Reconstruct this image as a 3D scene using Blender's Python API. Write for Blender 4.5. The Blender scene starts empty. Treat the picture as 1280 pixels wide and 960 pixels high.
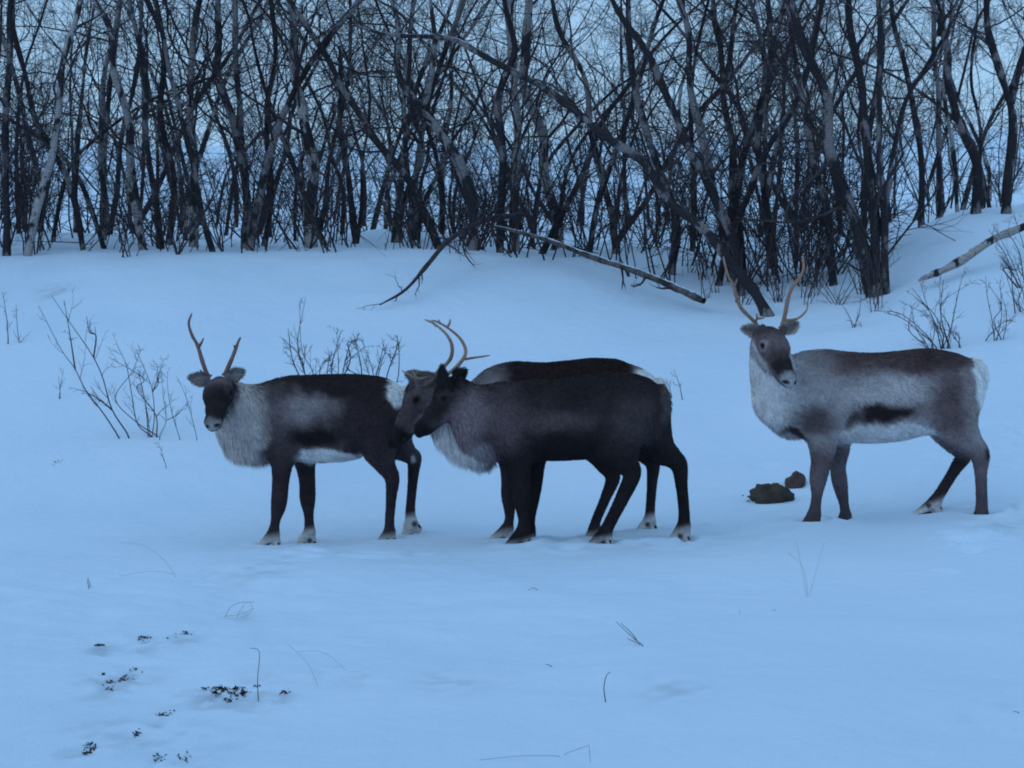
import bpy, math
import numpy as np
rng = np.random.default_rng(7)
scene = bpy.context.scene

# ------------------------------------------------------------------ camera
F = 2389.0            # focal length in photograph pixels (1280 wide)
HOR = 440.0           # row of the level line of sight
ZC = 1.185            # eye height above the snow at the herd
cam_d = bpy.data.cameras.new('camera'); cam = bpy.data.objects.new('camera', cam_d)
scene.collection.objects.link(cam)
cam.location = (0, 0, ZC); cam.rotation_euler = (math.radians(90), 0, 0)
cam_d.sensor_width = 36.0; cam_d.lens = 36.0 * F / 1280.0
cam_d.shift_y = -(480.0 - HOR) / 1280.0
cam_d.clip_start = 0.1; cam_d.clip_end = 3000
scene.camera = cam
# ------------------------------------------------------------------ sky: dusk under an even cloud sheet
SUN_EL, SUN_AZ = math.radians(38), math.radians(215)
world = bpy.data.worlds.new('World'); scene.world = world; world.use_nodes = True
wn = world.node_tree.nodes; wl = world.node_tree.links; wn.clear()
sky = wn.new('ShaderNodeTexSky'); sky.sky_type = 'NISHITA'; sky.sun_disc = False
sky.sun_elevation = SUN_EL; sky.sun_rotation = SUN_AZ; sky.ozone_density = 4.0
skys = wn.new('ShaderNodeVectorMath'); skys.operation = 'SCALE'; skys.inputs['Scale'].default_value = 1.0
cloud = wn.new('ShaderNodeRGB'); cloud.outputs[0].default_value = (3.6, 6.15, 9.05, 1)
mixs = wn.new('ShaderNodeMix'); mixs.data_type = 'RGBA'; mixs.inputs[0].default_value = 0.88
bg = wn.new('ShaderNodeBackground'); bg.inputs['Strength'].default_value = 0.1
wo = wn.new('ShaderNodeOutputWorld')
wl.new(sky.outputs[0], skys.inputs[0]); wl.new(skys.outputs[0], mixs.inputs['A']); wl.new(cloud.outputs[0], mixs.inputs['B'])
wl.new(mixs.outputs['Result'], bg.inputs['Color']); wl.new(bg.outputs[0], wo.inputs['Surface'])
sun_d = bpy.data.lights.new('sun', 'SUN'); sun = bpy.data.objects.new('sun', sun_d); scene.collection.objects.link(sun)
sun_d.energy = 0.36; sun_d.angle = math.radians(50); sun_d.color = (0.72, 0.85, 1.0)
sun.rotation_euler = (math.radians(52), 0, math.radians(-50))
scene.view_settings.view_transform = 'Standard'; scene.view_settings.look = 'None'
scene.view_settings.exposure = 0.0; scene.view_settings.gamma = 1.0
scene.cycles.filter_width = 1.9
scene.cycles.max_bounces = 6; scene.cycles.diffuse_bounces = 3

COL = scene.collection
# ------------------------------------------------------------------ helpers
def px(p, q, Y):
    """point at depth Y seen at pixel (p, q) of the photograph"""
    return np.array([(p - 640.0) / F * Y, Y, ZC + (HOR - q) / F * Y])

def raw_mesh(name, V, Q, colors=None, smooth=True, attr='Col'):
    V = np.asarray(V, np.float32).reshape(-1, 3); Q = np.asarray(Q, np.int32); k = Q.shape[1]
    me = bpy.data.meshes.new(name)
    me.vertices.add(len(V)); me.vertices.foreach_set('co', V.ravel())
    me.loops.add(Q.size); me.loops.foreach_set('vertex_index', Q.ravel())
    me.polygons.add(len(Q)); me.polygons.foreach_set('loop_start', np.arange(0, Q.size, k, dtype=np.int32))
    me.polygons.foreach_set('loop_total', np.full(len(Q), k, np.int32))
    if smooth: me.polygons.foreach_set('use_smooth', np.ones(len(Q), bool))
    if colors is not None:
        a = me.color_attributes.new(attr, 'FLOAT_COLOR', 'POINT')
        c = np.ones((len(V), 4), np.float32); c[:, :3] = colors
        a.data.foreach_set('color', c.ravel())
    me.update(); me.validate()
    return me

def link(name, data, parent=None, mat=None, loc=None):
    o = bpy.data.objects.new(name, data); COL.objects.link(o)
    if mat is not None and data is not None and not data.materials: data.materials.append(mat)
    if parent is not None: o.parent = parent
    if loc is not None: o.location = loc
    return o

def tag(o, label=None, cat=None, group=None, kind=None):
    if label: o['label'] = label
    if cat: o['category'] = cat
    if group: o['group'] = group
    if kind: o['kind'] = kind
    return o

def nrm(v): return v / np.maximum(np.linalg.norm(v, axis=-1, keepdims=True), 1e-9)
def sstep(a, b, x):
    t = np.clip((x - a) / (b - a), 0, 1); return t * t * (3 - 2 * t)

def spline(pts, n):
    """Catmull-Rom through pts, n samples (any dimension)"""
    P = np.asarray(pts, float); m = len(P)
    if m == 2:
        t = np.linspace(0, 1, n)[:, None]; return P[0] * (1 - t) + P[1] * t
    E = np.vstack([2 * P[0] - P[1], P, 2 * P[-1] - P[-2]])
    u = np.linspace(0, m - 1, n); i = np.minimum(u.astype(int), m - 2); t = (u - i)[:, None]
    a, b, c, d = E[i], E[i + 1], E[i + 2], E[i + 3]
    return 0.5 * (2 * b + (c - a) * t + (2 * a - 5 * b + 4 * c - d) * t * t + (3 * b - a - 3 * c + d) * t ** 3)

def pchip(xs, ys, x):
    xs = np.asarray(xs, float); ys = np.asarray(ys, float)
    h = np.diff(xs); d = np.diff(ys) / h
    m = np.zeros(len(xs)); m[0], m[-1] = d[0], d[-1]
    for i in range(1, len(xs) - 1):
        if d[i - 1] * d[i] > 0: m[i] = 2 * d[i - 1] * d[i] / (d[i - 1] + d[i])
    x = np.clip(x, xs[0], xs[-1]); i = np.clip(np.searchsorted(xs, x, 'right') - 1, 0, len(h) - 1)
    t = (x - xs[i]) / h[i]
    return ((2 * t**3 - 3 * t**2 + 1) * ys[i] + (t**3 - 2 * t**2 + t) * h[i] * m[i]
            + (-2 * t**3 + 3 * t**2) * ys[i + 1] + (t**3 - t**2) * h[i] * m[i + 1])

def vnoise(P, seed=0):
    """smooth value noise in 3D, -1..1"""
    P = np.asarray(P, float); i = np.floor(P).astype(np.int64); f = P - i; f = f * f * (3 - 2 * f)
    def hsh(ix, iy, iz):
        n = (ix * 374761393 + iy * 668265263 + iz * 2147483647 + seed * 974634777) & 0xffffffff
        n = ((n ^ (n >> 13)) * 1274126177) & 0xffffffff
        return ((n ^ (n >> 16)) & 0xffff) / 32767.5 - 1
    r = 0
    for a in (0, 1):
        for b in (0, 1):
            for c in (0, 1):
                w = (f[..., 0] if a else 1 - f[..., 0]) * (f[..., 1] if b else 1 - f[..., 1]) * (f[..., 2] if c else 1 - f[..., 2])
                r = r + w * hsh(i[..., 0] + a, i[..., 1] + b, i[..., 2] + c)
    return r

def batch_tubes(P, R, k, seed=0):
    """P (N,n,3), R (N,n) -> verts, quads"""
    P = np.asarray(P, float); R = np.asarray(R, float); N, n, _ = P.shape
    T = nrm(np.gradient(P, axis=1))
    ref = np.where(np.abs(T[:, 0, 2:3]) < 0.8, np.array([[0, 0, 1.0]]), np.array([[1.0, 0.1, 0]]))
    U = np.zeros_like(P); U[:, 0] = nrm(np.cross(T[:, 0], ref))
    for i in range(1, n):                                   # carry the frame along without twist
        U[:, i] = nrm(U[:, i - 1] - T[:, i] * (U[:, i - 1] * T[:, i]).sum(-1, keepdims=True))
    W = np.cross(T, U)
    a = np.arange(k) * 2 * math.pi / k
    V = P[:, :, None] + R[:, :, None, None] * (U[:, :, None] * np.cos(a)[:, None] + W[:, :, None] * np.sin(a)[:, None])
    i = np.arange(n - 1)[:, None] * k; j = np.arange(k)[None]; j2 = (j + 1) % k
    q = np.stack([i + j, i + j2, i + k + j2, i + k + j], -1).reshape(-1, 4)
    Q = (q[None] + (np.arange(N) * n * k)[:, None, None]).reshape(-1, 4)
    return V.reshape(-1, 3), Q

class MB:
    def __init__(s): s.V = []; s.Q = []; s.C = []; s.n = 0
    def add(s, V, Q, c=None):
        s.V.append(V); s.Q.append(np.asarray(Q) + s.n); s.n += len(V)
        if c is not None: s.C.append(np.broadcast_to(np.asarray(c, float), (len(V), 3)))
    def tube(s, P, R, k=6, c=None):
        V, Q = batch_tubes(np.asarray(P)[None], np.asarray(R)[None], k); s.add(V, Q, c)
    def mesh(s, name, origin=(0, 0, 0)):
        return raw_mesh(name, np.vstack(s.V) - np.asarray(origin), np.vstack(s.Q), np.vstack(s.C) if s.C else None)

# ------------------------------------------------------------------ materials
def new_mat(name):
    m = bpy.data.materials.new(name); m.use_nodes = True
    nt = m.node_tree; b = nt.nodes['Principled BSDF']; b.inputs['Roughness'].default_value = 0.85
    if 'Specular IOR Level' in b.inputs: b.inputs['Specular IOR Level'].default_value = 0.2
    return m, nt, b
def noise_node(nt, scale, detail=4, coord='Object', stretch=None, rough=0.55):
    tc = nt.nodes.new('ShaderNodeTexCoord'); n = nt.nodes.new('ShaderNodeTexNoise')
    n.inputs['Scale'].default_value = scale; n.inputs['Detail'].default_value = detail; n.inputs['Roughness'].default_value = rough
    if stretch:
        mp = nt.nodes.new('ShaderNodeMapping'); mp.inputs['Scale'].default_value = stretch
        nt.links.new(tc.outputs[coord], mp.inputs[0]); nt.links.new(mp.outputs[0], n.inputs['Vector'])
    else: nt.links.new(tc.outputs[coord], n.inputs['Vector'])
    return n
def ramp(nt, src, stops):
    r = nt.nodes.new('ShaderNodeValToRGB'); e = r.color_ramp.elements
    while len(e) < len(stops): e.new(0.5)
    for el, (p, c) in zip(e, stops):
        el.position = p; el.color = (*c, 1) if len(c) == 3 else c
    nt.links.new(src, r.inputs[0]); return r
def bump(nt, b, src, strength, dist, prev=None):
    bn = nt.nodes.new('ShaderNodeBump'); bn.inputs['Strength'].default_value = strength; bn.inputs['Distance'].default_value = dist
    nt.links.new(src, bn.inputs['Height'])
    if prev is not None: nt.links.new(prev.outputs[0], bn.inputs['Normal'])
    nt.links.new(bn.outputs[0], b.inputs['Normal']); return bn

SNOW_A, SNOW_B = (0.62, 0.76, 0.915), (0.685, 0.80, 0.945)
def make_snow():
    m, nt, b = new_mat('snow')
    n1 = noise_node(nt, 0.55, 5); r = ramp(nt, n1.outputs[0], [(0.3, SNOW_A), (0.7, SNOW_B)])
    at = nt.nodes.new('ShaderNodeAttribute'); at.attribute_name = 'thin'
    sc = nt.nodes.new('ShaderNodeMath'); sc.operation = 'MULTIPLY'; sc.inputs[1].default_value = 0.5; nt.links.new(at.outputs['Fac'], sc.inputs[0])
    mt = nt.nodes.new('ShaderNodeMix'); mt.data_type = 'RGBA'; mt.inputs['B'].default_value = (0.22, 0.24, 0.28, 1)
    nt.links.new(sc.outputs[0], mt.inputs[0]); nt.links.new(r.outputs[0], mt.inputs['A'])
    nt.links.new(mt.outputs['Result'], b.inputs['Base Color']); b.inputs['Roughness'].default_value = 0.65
    n2 = noise_node(nt, 70, 5, rough=0.7); n3 = noise_node(nt, 9, 4)
    b1 = bump(nt, b, n3.outputs[0], 0.5, 0.03); bump(nt, b, n2.outputs[0], 0.6, 0.01, b1)
    return m
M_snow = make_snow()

def make_bark(name, pale, dark, lo, hi, snow=False, scale=3.2):
    m, nt, b = new_mat(name)
    n = noise_node(nt, scale, 5, stretch=(1.6, 1.6, 0.9), rough=0.6)
    r = ramp(nt, n.outputs[0], [(lo, dark), (hi, pale)])
    n2 = noise_node(nt, 22, 4, stretch=(1, 1, 4.5)); r2 = ramp(nt, n2.outputs[0], [(0.35, (0.45, 0.43, 0.42)), (0.6, (1, 1, 1))])
    mx = nt.nodes.new('ShaderNodeMix'); mx.data_type = 'RGBA'; mx.blend_type = 'MULTIPLY'; mx.inputs[0].default_value = 0.75
    nt.links.new(r.outputs[0], mx.inputs['A']); nt.links.new(r2.outputs[0], mx.inputs['B'])
    out = mx.outputs['Result']
    if snow:
        g = nt.nodes.new('ShaderNodeNewGeometry'); sp = nt.nodes.new('ShaderNodeSeparateXYZ'); nt.links.new(g.outputs['Normal'], sp.inputs[0])
        n3 = noise_node(nt, 7, 4); ad = nt.nodes.new('ShaderNodeMath'); ad.operation = 'ADD'
        nt.links.new(n3.outputs[0], ad.inputs[0]); nt.links.new(sp.outputs['Z'], ad.inputs[1]); hf = nt.nodes.new('ShaderNodeMath'); hf.operation = 'MULTIPLY'; hf.inputs[1].default_value = 0.5; nt.links.new(ad.outputs[0], hf.inputs[0])
        rs = ramp(nt, hf.outputs[0], [(snow, (0, 0, 0)), (snow + .05, (1, 1, 1))])
        m2 = nt.nodes.new('ShaderNodeMix'); m2.data_type = 'RGBA'
        nt.links.new(rs.outputs[0], m2.inputs[0]); nt.links.new(out, m2.inputs['A']); m2.inputs['B'].default_value = (*SNOW_A, 1)
        out = m2.outputs['Result']
    nt.links.new(out, b.inputs['Base Color'])
    bump(nt, b, n2.outputs[0], 0.5, 0.02)
    return m
M_pale = make_bark('bark_pale', (0.38, 0.35, 0.35), (0.035, 0.031, 0.036), 0.455, 0.495, .69, 2.4)
M_mid = make_bark('bark_mid', (0.26, 0.235, 0.24), (0.035, 0.031, 0.036), 0.475, 0.53, .69, 2.4)
M_dark = make_bark('bark_dark', (0.22, 0.19, 0.195), (0.032, 0.028, 0.033), 0.525, 0.58, .70, 2.4)
M_log = make_bark('bark_fallen', (0.17, 0.15, 0.145), (0.035, 0.03, 0.03), 0.44, 0.6, .66)
M_log2 = make_bark('bark_fallen_white', (0.40, 0.36, 0.345), (0.03, 0.026, 0.028), 0.45, 0.49, .66, 4.5)
M_twig = make_bark('twig_bark', (0.085, 0.064, 0.068), (0.042, 0.033, 0.039), 0.4, 0.65, False, 8)
M_shrub = make_bark('shrub_bark', (0.13, 0.095, 0.095), (0.06, 0.044, 0.046), 0.4, 0.65, False, 8)

def attr_mat(name, rough=0.85, bscale=None, attr='Col'):
    m, nt, b = new_mat(name); a = nt.nodes.new('ShaderNodeAttribute'); a.attribute_name = attr
    n = noise_node(nt, 45, 4); r = ramp(nt, n.outputs[0], [(0.3, (0.78, 0.78, 0.78)), (0.7, (1.1, 1.1, 1.1))])
    mx = nt.nodes.new('ShaderNodeMix'); mx.data_type = 'RGBA'; mx.blend_type = 'MULTIPLY'; mx.inputs[0].default_value = 1
    nt.links.new(a.outputs['Color'], mx.inputs['A']); nt.links.new(r.outputs[0], mx.inputs['B'])
    nt.links.new(mx.outputs['Result'], b.inputs['Base Color']); b.inputs['Roughness'].default_value = rough
    if bscale:
        n2 = noise_node(nt, bscale, 4); bump(nt, b, n2.outputs[0], 0.5, 0.004)
    return m
M_fur = attr_mat('fur', 0.9)
M_hide = attr_mat('hide', 0.85, 160)
M_antler = attr_mat('antler', 0.6, 90)
M_hoof = attr_mat('hoof', 0.5, 60)
M_leaf = attr_mat('dry_leaf', 0.8)
def eye_mat():
    m, nt, b = new_mat('eye'); b.inputs['Base Color'].default_value = (0.008, 0.006, 0.006, 1); b.inputs['Roughness'].default_value = 0.08
    n = noise_node(nt, 30, 2); r = ramp(nt, n.outputs[0], [(0, (0.006, 0.005, 0.005)), (1, (0.012, 0.008, 0.007))]); nt.links.new(r.outputs[0], b.inputs['Base Color'])
    b.inputs['Specular IOR Level'].default_value = 0.5
    return m
M_eye = eye_mat()

# ------------------------------------------------------------------ the reindeer, as read from the photograph
# leg: chain of (col, row, lateral metres (+ = away), radius in pixels); last entries: toe and heel
DEER = [
 dict(key='grey', mane=0.9, Y=12.1, yaw=0.10, pc=415,
  label='grey reindeer with cream neck, black face and short reddish spike antlers', 
  top=[(312,505),(322,494),(336,486),(352,476),(370,470.5),(406,469),(441,468.5),(470,471),(490,477),(503,487),(510,500),(514,514)],
  bot=[(312,535),(322,556),(336,566),(352,572),(370,575),(393,577),(423,576),(446,572),(462,562),(482,560),(500,552),(510,538),(514,524)],
  hw=[(312,.09),(336,.14),(370,.17),(420,.20),(460,.185),(495,.14),(514,.04)],
  neck=[(352,518,-.0,42,1.55),(326,520,-.03,38,1.5),(304,512,-.09,30,1.35),(288,500,-.16,22,1.15)],
  extra=[(318,548,-.02,23,1.4),(300,548,-.06,20,1.4),(290,530,-.10,19,1.3)],
  legs=[[(358,545,-.10,23),(353,575,-.115,14.5),(351,600,-.12,10.5),(348.5,630,-.12,8.4),(344.5,650,-.12,6.2),(342,666,-.12,6.8),(324,686,-.12,2.6),(347,684,-.12,5.0)],
        [(376,545,.10,20),(381,578,.11,13),(384,602,.11,10),(384.5,623,.11,8.6),(386,645,.11,6.3),(387,664,.11,6.6),(371,684,.11,2.8),(392,682,.11,5.0)],
        [(468,515,-.09,34),(472,552,-.12,24),(480,579,-.12,13),(490,597,-.12,8.2),(489,622,-.12,7),(487,650,-.12,5.8),(487,664,-.12,6.5),(473,681,-.12,2.6),(492,678,-.12,4.8)],
        [(480,515,.10,34),(492,548,.12,22),(507,565,.12,12),(517,574,.12,8.0),(516,600,.12,6.8),(513,636,.12,6),(514,656,.12,8.5),(505,674,.12,3.2),(522,661,.12,5.5)]],
  sock=[(0,669),(1,664),(2,668),(3,646)],
  head=dict(poll=(273,470,-.27), fwd=(-.015,-.83,-.55), roll=-8, s=1.04),
  ears=[((262,476),(238,472)),((286,474),(303,464))],
  antlers=[dict(c=(.20,.11,.095), r=3.1, beams=[[(263,472,0),(259,468,0),(253,452,.02),(247,432,.05),(240,419,.05),(236,404,.03),(240,391,.0)],[(249,433,.04),(252,428,.03),(255,422,.02)],[(258,467,0),(253,466,-.03),(250,462,-.05)]]),
           dict(c=(.20,.11,.095), r=3.1, beams=[[(280,470,0),(283,464,0),(290,448,.02),(295,435,.04),(298,427,.05),(301,421,.05)],[(295.5,436,.04),(293.5,434,.03),(292.5,431,.02)]])],
  tail=[(505,490,0,7),(510,502,0,6),(513,515,0,3)]),
 dict(key='behind', mane=1.0, Y=11.78, yaw=0.02, pc=700,
  label='dark-backed reindeer with tan branching antlers, standing behind the antlerless one',
  top=[(584,500),(592,478),(607,463),(627,455),(647,452.5),(677,454),(710,451.5),(743,448.5),(767,449.5),(787,456),(807,464),(821,476),(829,490),(832,506)],
  bot=[(584,535),(592,556),(607,566),(627,572),(647,574),(690,574),(730,572),(760,566),(782,560),(805,556),(820,545),(829,528),(832,516)],
  hw=[(584,.09),(607,.13),(640,.165),(700,.20),(760,.19),(805,.15),(832,.05)],
  neck=[(628,515,0,44,1.6),(598,518,-.04,38,1.55),(570,512,-.08,32,1.45),(536,496,-.12,28,1.3)],
  extra=[(596,552,-.04,24,1.4),(576,550,-.06,20,1.4),(560,536,-.08,17,1.4)],
  legs=[[(634,540,-.11,23),(637,574,-.12,14),(636.5,600,-.12,9.8),(636,620,-.12,8.2),(637,645,-.12,6.2),(634.5,660,-.12,6.8),(611,679,-.12,2.8),(638,676,-.12,5.2)],
        [(650,540,.11,22),(655,574,.11,13),(658,602,.11,9.5),(659,626,.11,8),(660,646,.11,6),(660,662,.11,6.5),(643,679,.11,2.7),(664,677,.11,5)],
        [(752,515,-.10,34),(748,552,-.11,22),(756,578,-.11,13),(766,596,-.11,8.2),(757,622,-.11,7),(746,648,-.11,6),(743,660,-.11,6.5),(734,675,-.11,2.8),(748,673,-.11,5)],
        [(792,510,.10,34),(798,546,.12,22),(808,568,.12,12),(816,580,.12,8),(815,604,.12,7),(813,634,.12,6),(812,650,.12,7),(796,667,.12,2.8),(817,662,.12,5.5)]],
  sock=[(0,662),(1,664),(2,664),(3,648)],
  head=dict(poll=(528,469,-.13), fwd=(-.60,-.12,-.79), roll=0, s=1.15),
  ears=[((520,476),(541,470)),((528,474),(510,468))],
  antlers=[dict(c=(.33,.22,.165), r=2.9, beams=[[(533,474,-.02),(545,467,-.03),(562,450,-.10),(565,433,-.16),(558,418,-.18),(543,405,-.16),(530,399,-.14)],[(546,408,-.16),(541,403,-.16),(538,400,-.15)],[(545,468,-.04),(533,472,-.12),(522,473,-.17),(509,467,-.2),(502,463,-.2)],[(520,473,-.17),(518,468,-.18),(514,464,-.19)]]),
           dict(c=(.33,.22,.165), r=2.9, beams=[[(536,475,.04),(550,471,.05),(563,465,.07),(578,450,.12),(582,438,.18),(575,423,.2),(560,410,.18),(548,403,.15),(540,400,.13)],[(581,449,.13),(593,447,.14),(604,445.5,.15),(613,444,.15)],[(559,409,.18),(562,404,.18),(563,398,.18)],[(550,404,.16),(549,402,.16),(548,399,.16)]])],
  tail=[(822,480,0,7),(828,490,0,6.5),(831,505,0,5),(831,516,0,2.5)]),
 dict(key='young', mane=0.6, Y=11.22, yaw=0.0, pc=700,
  label='dark brown reindeer without antlers, seen side-on in profile',
  top=[(592,508),(600,492),(612,484),(628,480),(647,477.5),(667,475.5),(693,476),(727,470),(760,466),(787,467.5),(808,473),(822,482),(831,494),(835,508)],
  bot=[(592,540),(600,556),(612,566),(628,572),(650,574),(673,574),(693,574),(720,573),(745,570),(770,562),(795,560),(815,552),(828,538),(835,522)],
  hw=[(592,.08),(612,.12),(640,.15),(700,.18),(760,.175),(805,.14),(835,.04)],
  neck=[(628,522,0,38,1.6),(604,518,-.01,33,1.55),(584,508,-.02,29,1.45),(568,496,-.02,24,1.35)],
  extra=[(606,548,-.01,20,1.5),(590,540,-.02,19,1.5)],
  legs=[[(642,545,-.10,25),(648,576,-.11,16),(652,602,-.11,11.5),(652,624,-.11,9.4),(655,648,-.11,7.6),(654,664,-.11,8.2),(634,684,-.11,3.0),(659,680,-.11,6)],
        [(664,545,.10,22),(668,574,.10,14),(668,600,.10,10.5),(665,622,.10,8.5),(663,646,.10,6.8),(662,662,.10,7),(647,681,.10,2.8),(667,679,.10,5.2)],
        [(778,515,-.09,38),(772,552,-.11,27),(780,576,-.11,16),(790,592,-.11,9.8),(778,622,-.11,9.2),(764,650,-.11,7.6),(757,664,-.11,7.6),(738,682,-.11,2.8),(760,680,-.11,6)],
        [(802,515,.09,34),(820,556,.11,21),(838,571,.11,13),(849,583,.11,9.2),(852,608,.11,8),(855,638,.11,7),(855,656,.11,7.6),(837,681,.11,2.8),(858,676,.11,5.8)]],
  sock=[(0,674),(1,675),(2,670),(3,663)],
  head=dict(poll=(566,473,-.02), fwd=(-.70,-.10,-.68), roll=0, s=0.96),
  ears=[((561,490),(551,461)),((569,475),(580,463))],
  antlers=[],
  tail=[(825,487,0,6),(830,496,0,6),(833,510,0,4.5),(832,522,0,2.5)]),
 dict(key='pale', mane=0.15, bury={0: .025, 1: .025, 2: .085, 3: -.008}, Y=11.9, yaw=0.12, pc=1080,
  label='pale grey-flanked reindeer with tall orange-tan antlers beside two rocks',
  top=[(958,500),(964,482),(974,462),(988,449),(1005,440),(1030,437.5),(1060,440.5),(1090,442),(1124,439.5),(1157,436.5),(1185,440),(1205,446),(1219,456),(1226,470),(1229,484)],
  bot=[(958,515),(964,524),(974,532),(988,541),(1005,547),(1030,550),(1060,552),(1090,552.5),(1124,550),(1150,544),(1172,541),(1196,540),(1214,528),(1225,508),(1229,494)],
  hw=[(958,.07),(975,.12),(1005,.155),(1060,.19),(1120,.20),(1170,.18),(1205,.14),(1229,.05)],
  neck=[(1000,492,0,44,1.6),(978,486,-.02,36,1.5),(966,462,-.05,28,1.3),(961,436,-.09,22,1.1)],
  extra=[(972,508,-.02,24,1.5),(962,500,-.02,18,1.5),(985,524,0,20,1.5)],
  legs=[[(1020,510,-.11,30),(1027,548,-.12,18),(1027,574,-.12,12.5),(1023,597,-.12,9.6),(1021,620,-.12,7),(1018,642,-.12,7.4),(1006,658,-.12,4),(1020,659,-.12,6)],
        [(1040,510,.10,26),(1048,552,.11,14),(1047,582,.11,10),(1050,604,.11,8.4),(1055,630,.11,6.4),(1057,644,.11,6.8),(1047,658,.11,3.5),(1061,658,.11,5.5)],
        [(1186,485,-.10,40),(1194,525,-.12,27),(1208,548,-.12,17),(1224,568,-.12,10),(1226,592,-.12,8.2),(1227,618,-.12,7.2),(1227,640,-.12,7.6),(1214,660,-.12,3.4),(1231,660,-.12,6)],
        [(1176,485,.10,38),(1180,525,.11,25),(1192,550,.11,15),(1204,568,.11,9),(1193,588,.11,7.8),(1180,609,.11,6.8),(1170,625,.11,7.2),(1147,643,.11,3),(1172,638,.11,6)]],
  sock=[(0,690),(1,690),(2,690),(3,628)],
  head=dict(poll=(962,407,-.14), fwd=(.27,-.74,-.62), roll=4, s=1.12),
  ears=[((950,416),(930,411)),((980,414),(996,404))],
  antlers=[dict(c=(.31,.18,.13), r=2.8, beams=[[(950,410,0),(947,407,0),(941,400,0),(926.5,385,-.02),(920,369,-.04),(917,356.5,-.06),(910.6,346,-.08),(906,330,-.08),(904,320,-.07)],[(917.5,358,-.06),(920,353,-.07),(921,348,-.08)],[(944,403,0),(946,398,-.05),(945.5,392,-.07)],[(946,398,-.05),(951,398,-.06),(956,397,-.06)]]),
           dict(c=(.33,.19,.135), r=3.0, beams=[[(976,411,0),(978,406,0),(981.5,392,0),(985,374,-.02),(990,360,-.04),(998,349.5,-.06),(1003.6,339,-.07),(1004.5,330,-.06),(1003,319,-.05)],[(981,400,0),(989,400,-.04),(999,397,-.07),(1008,388,-.08),(1010,377,-.06)]])],
  tail=[(1216,456,0,8),(1223,460,0,8),(1228,472,0,6),(1228,484,0,3)]),
]
def deer_pt(d, p, q, lat):
    """pixel of the photograph + lateral offset -> world, for a deer (which may stand a little askew)"""
    Y = d['Y'] + lat + d['yaw'] * (p - d['pc']) / F * d['Y']
    return px(p, q, Y)

# ------------------------------------------------------------------ terrain
Yk = np.array([5.5, 8, 10, 11.65, 13, 14.5, 16, 17.5, 19, 21, 24, 28, 35, 50, 90, 160, 320])
rows = {
  0:    [955,794,724,687,648,572,492,418,360,317,308,302,294,280,255,225,190],
  200:  [955,794,724,686,645,566,486,412,354,312,304,298,290,278,255,225,190],
  450:  [955,794,723,685,646,575,495,420,358,310,303,297,289,276,252,220,185],
  640:  [955,794,722,683,646,585,508,432,368,315,306,299,290,275,248,215,180],
  780:  [955,794,721,678,640,578,502,432,376,328,309,299,290,272,244,210,175],
  900:  [955,794,720,672,633,570,496,430,382,340,314,300,288,270,240,205,170],
  1040: [955,792,717,664,622,556,482,418,370,330,306,294,284,266,234,200,165],
  1130: [955,790,714,657,613,544,468,402,350,306,285,280,272,258,228,195,160],
  1190: [955,790,711,651,606,536,458,388,326,276,268,266,262,252,224,190,155],
  1280: [955,790,708,646,600,530,452,380,318,270,263,262,260,250,222,188,152]}
cols = np.array(sorted(rows)); RT = np.array([rows[c] for c in cols], float)
YF = np.concatenate([np.linspace(5.5, 30, 491), np.geomspace(30.2, 320, 120)])
UF = np.linspace(0, 1280, 129)
def blur(A, n, ax):
    for _ in range(n):
        B = np.pad(A, [(2, 2) if i == ax else (0, 0) for i in range(2)], mode='reflect', reflect_type='odd')
        s = [slice(None)] * 2; acc = 0
        for k in range(5):
            s[ax] = slice(k, k + A.shape[ax]); acc = acc + B[tuple(s)]
        A = acc / 5
    return A
ZK = ZC + (HOR - RT) / F * Yk[None]                    # heights at the control points
Z1 = np.array([pchip(Yk, z, YF) for z in ZK])
Z2 = np.array([pchip(cols, Z1[:, j], UF) for j in range(Z1.shape[1])]).T   # (U,Y)
Z2 = blur(blur(Z2, 4, 0), 5, 1)
def ground0(X, Y):
    X = np.asarray(X, float); Y = np.asarray(Y, float)
    Yc = np.clip(Y, 5.5, 320); u = np.clip(640 + F * X / np.maximum(Yc, 5.5), 0, 1279.9)
    iu = np.minimum((u / 10).astype(int), 127); fu = u / 10 - iu
    iy = np.clip(np.searchsorted(YF, Yc, 'right') - 1, 0, len(YF) - 2); fy = (Yc - YF[iy]) / (YF[iy + 1] - YF[iy])
    z = (Z2[iu, iy] * (1 - fu) + Z2[iu + 1, iy] * fu) * (1 - fy) + (Z2[iu, iy + 1] * (1 - fu) + Z2[iu + 1, iy + 1] * fu) * fy
    Pn = np.stack([X, Y, X * 0], -1)
    und = 0.034 * vnoise(Pn * [0.9, 0.75, 1] + 3.1, 3) + 0.015 * vnoise(Pn * 2.3, 5) + 0.004 * vnoise(Pn * [6, 7, 1], 6)
    forest = sstep(19.5, 23, Y)
    und = und + forest * (0.13 * vnoise(Pn * 0.55, 8) + 0.06 * np.maximum(vnoise(Pn * 1.3, 9), -0.2)) * (1 - sstep(60, 120, Y)) 
    near = sstep(5.5, 7.5, Y) * (1 - sstep(9.5, 11, Y)) * sstep(2.4, -2.6, X)     # thin, wind-scoured snow over heath
    und = und + near * (0.020 * vnoise(Pn * [3.1, 4.2, 1], 12) + 0.012 * vnoise(Pn * [8, 10, 1], 13))
    far = sstep(60, 200, Y) * 2.0 * vnoise(Pn * 0.012, 15)
    return z + und + far
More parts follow.
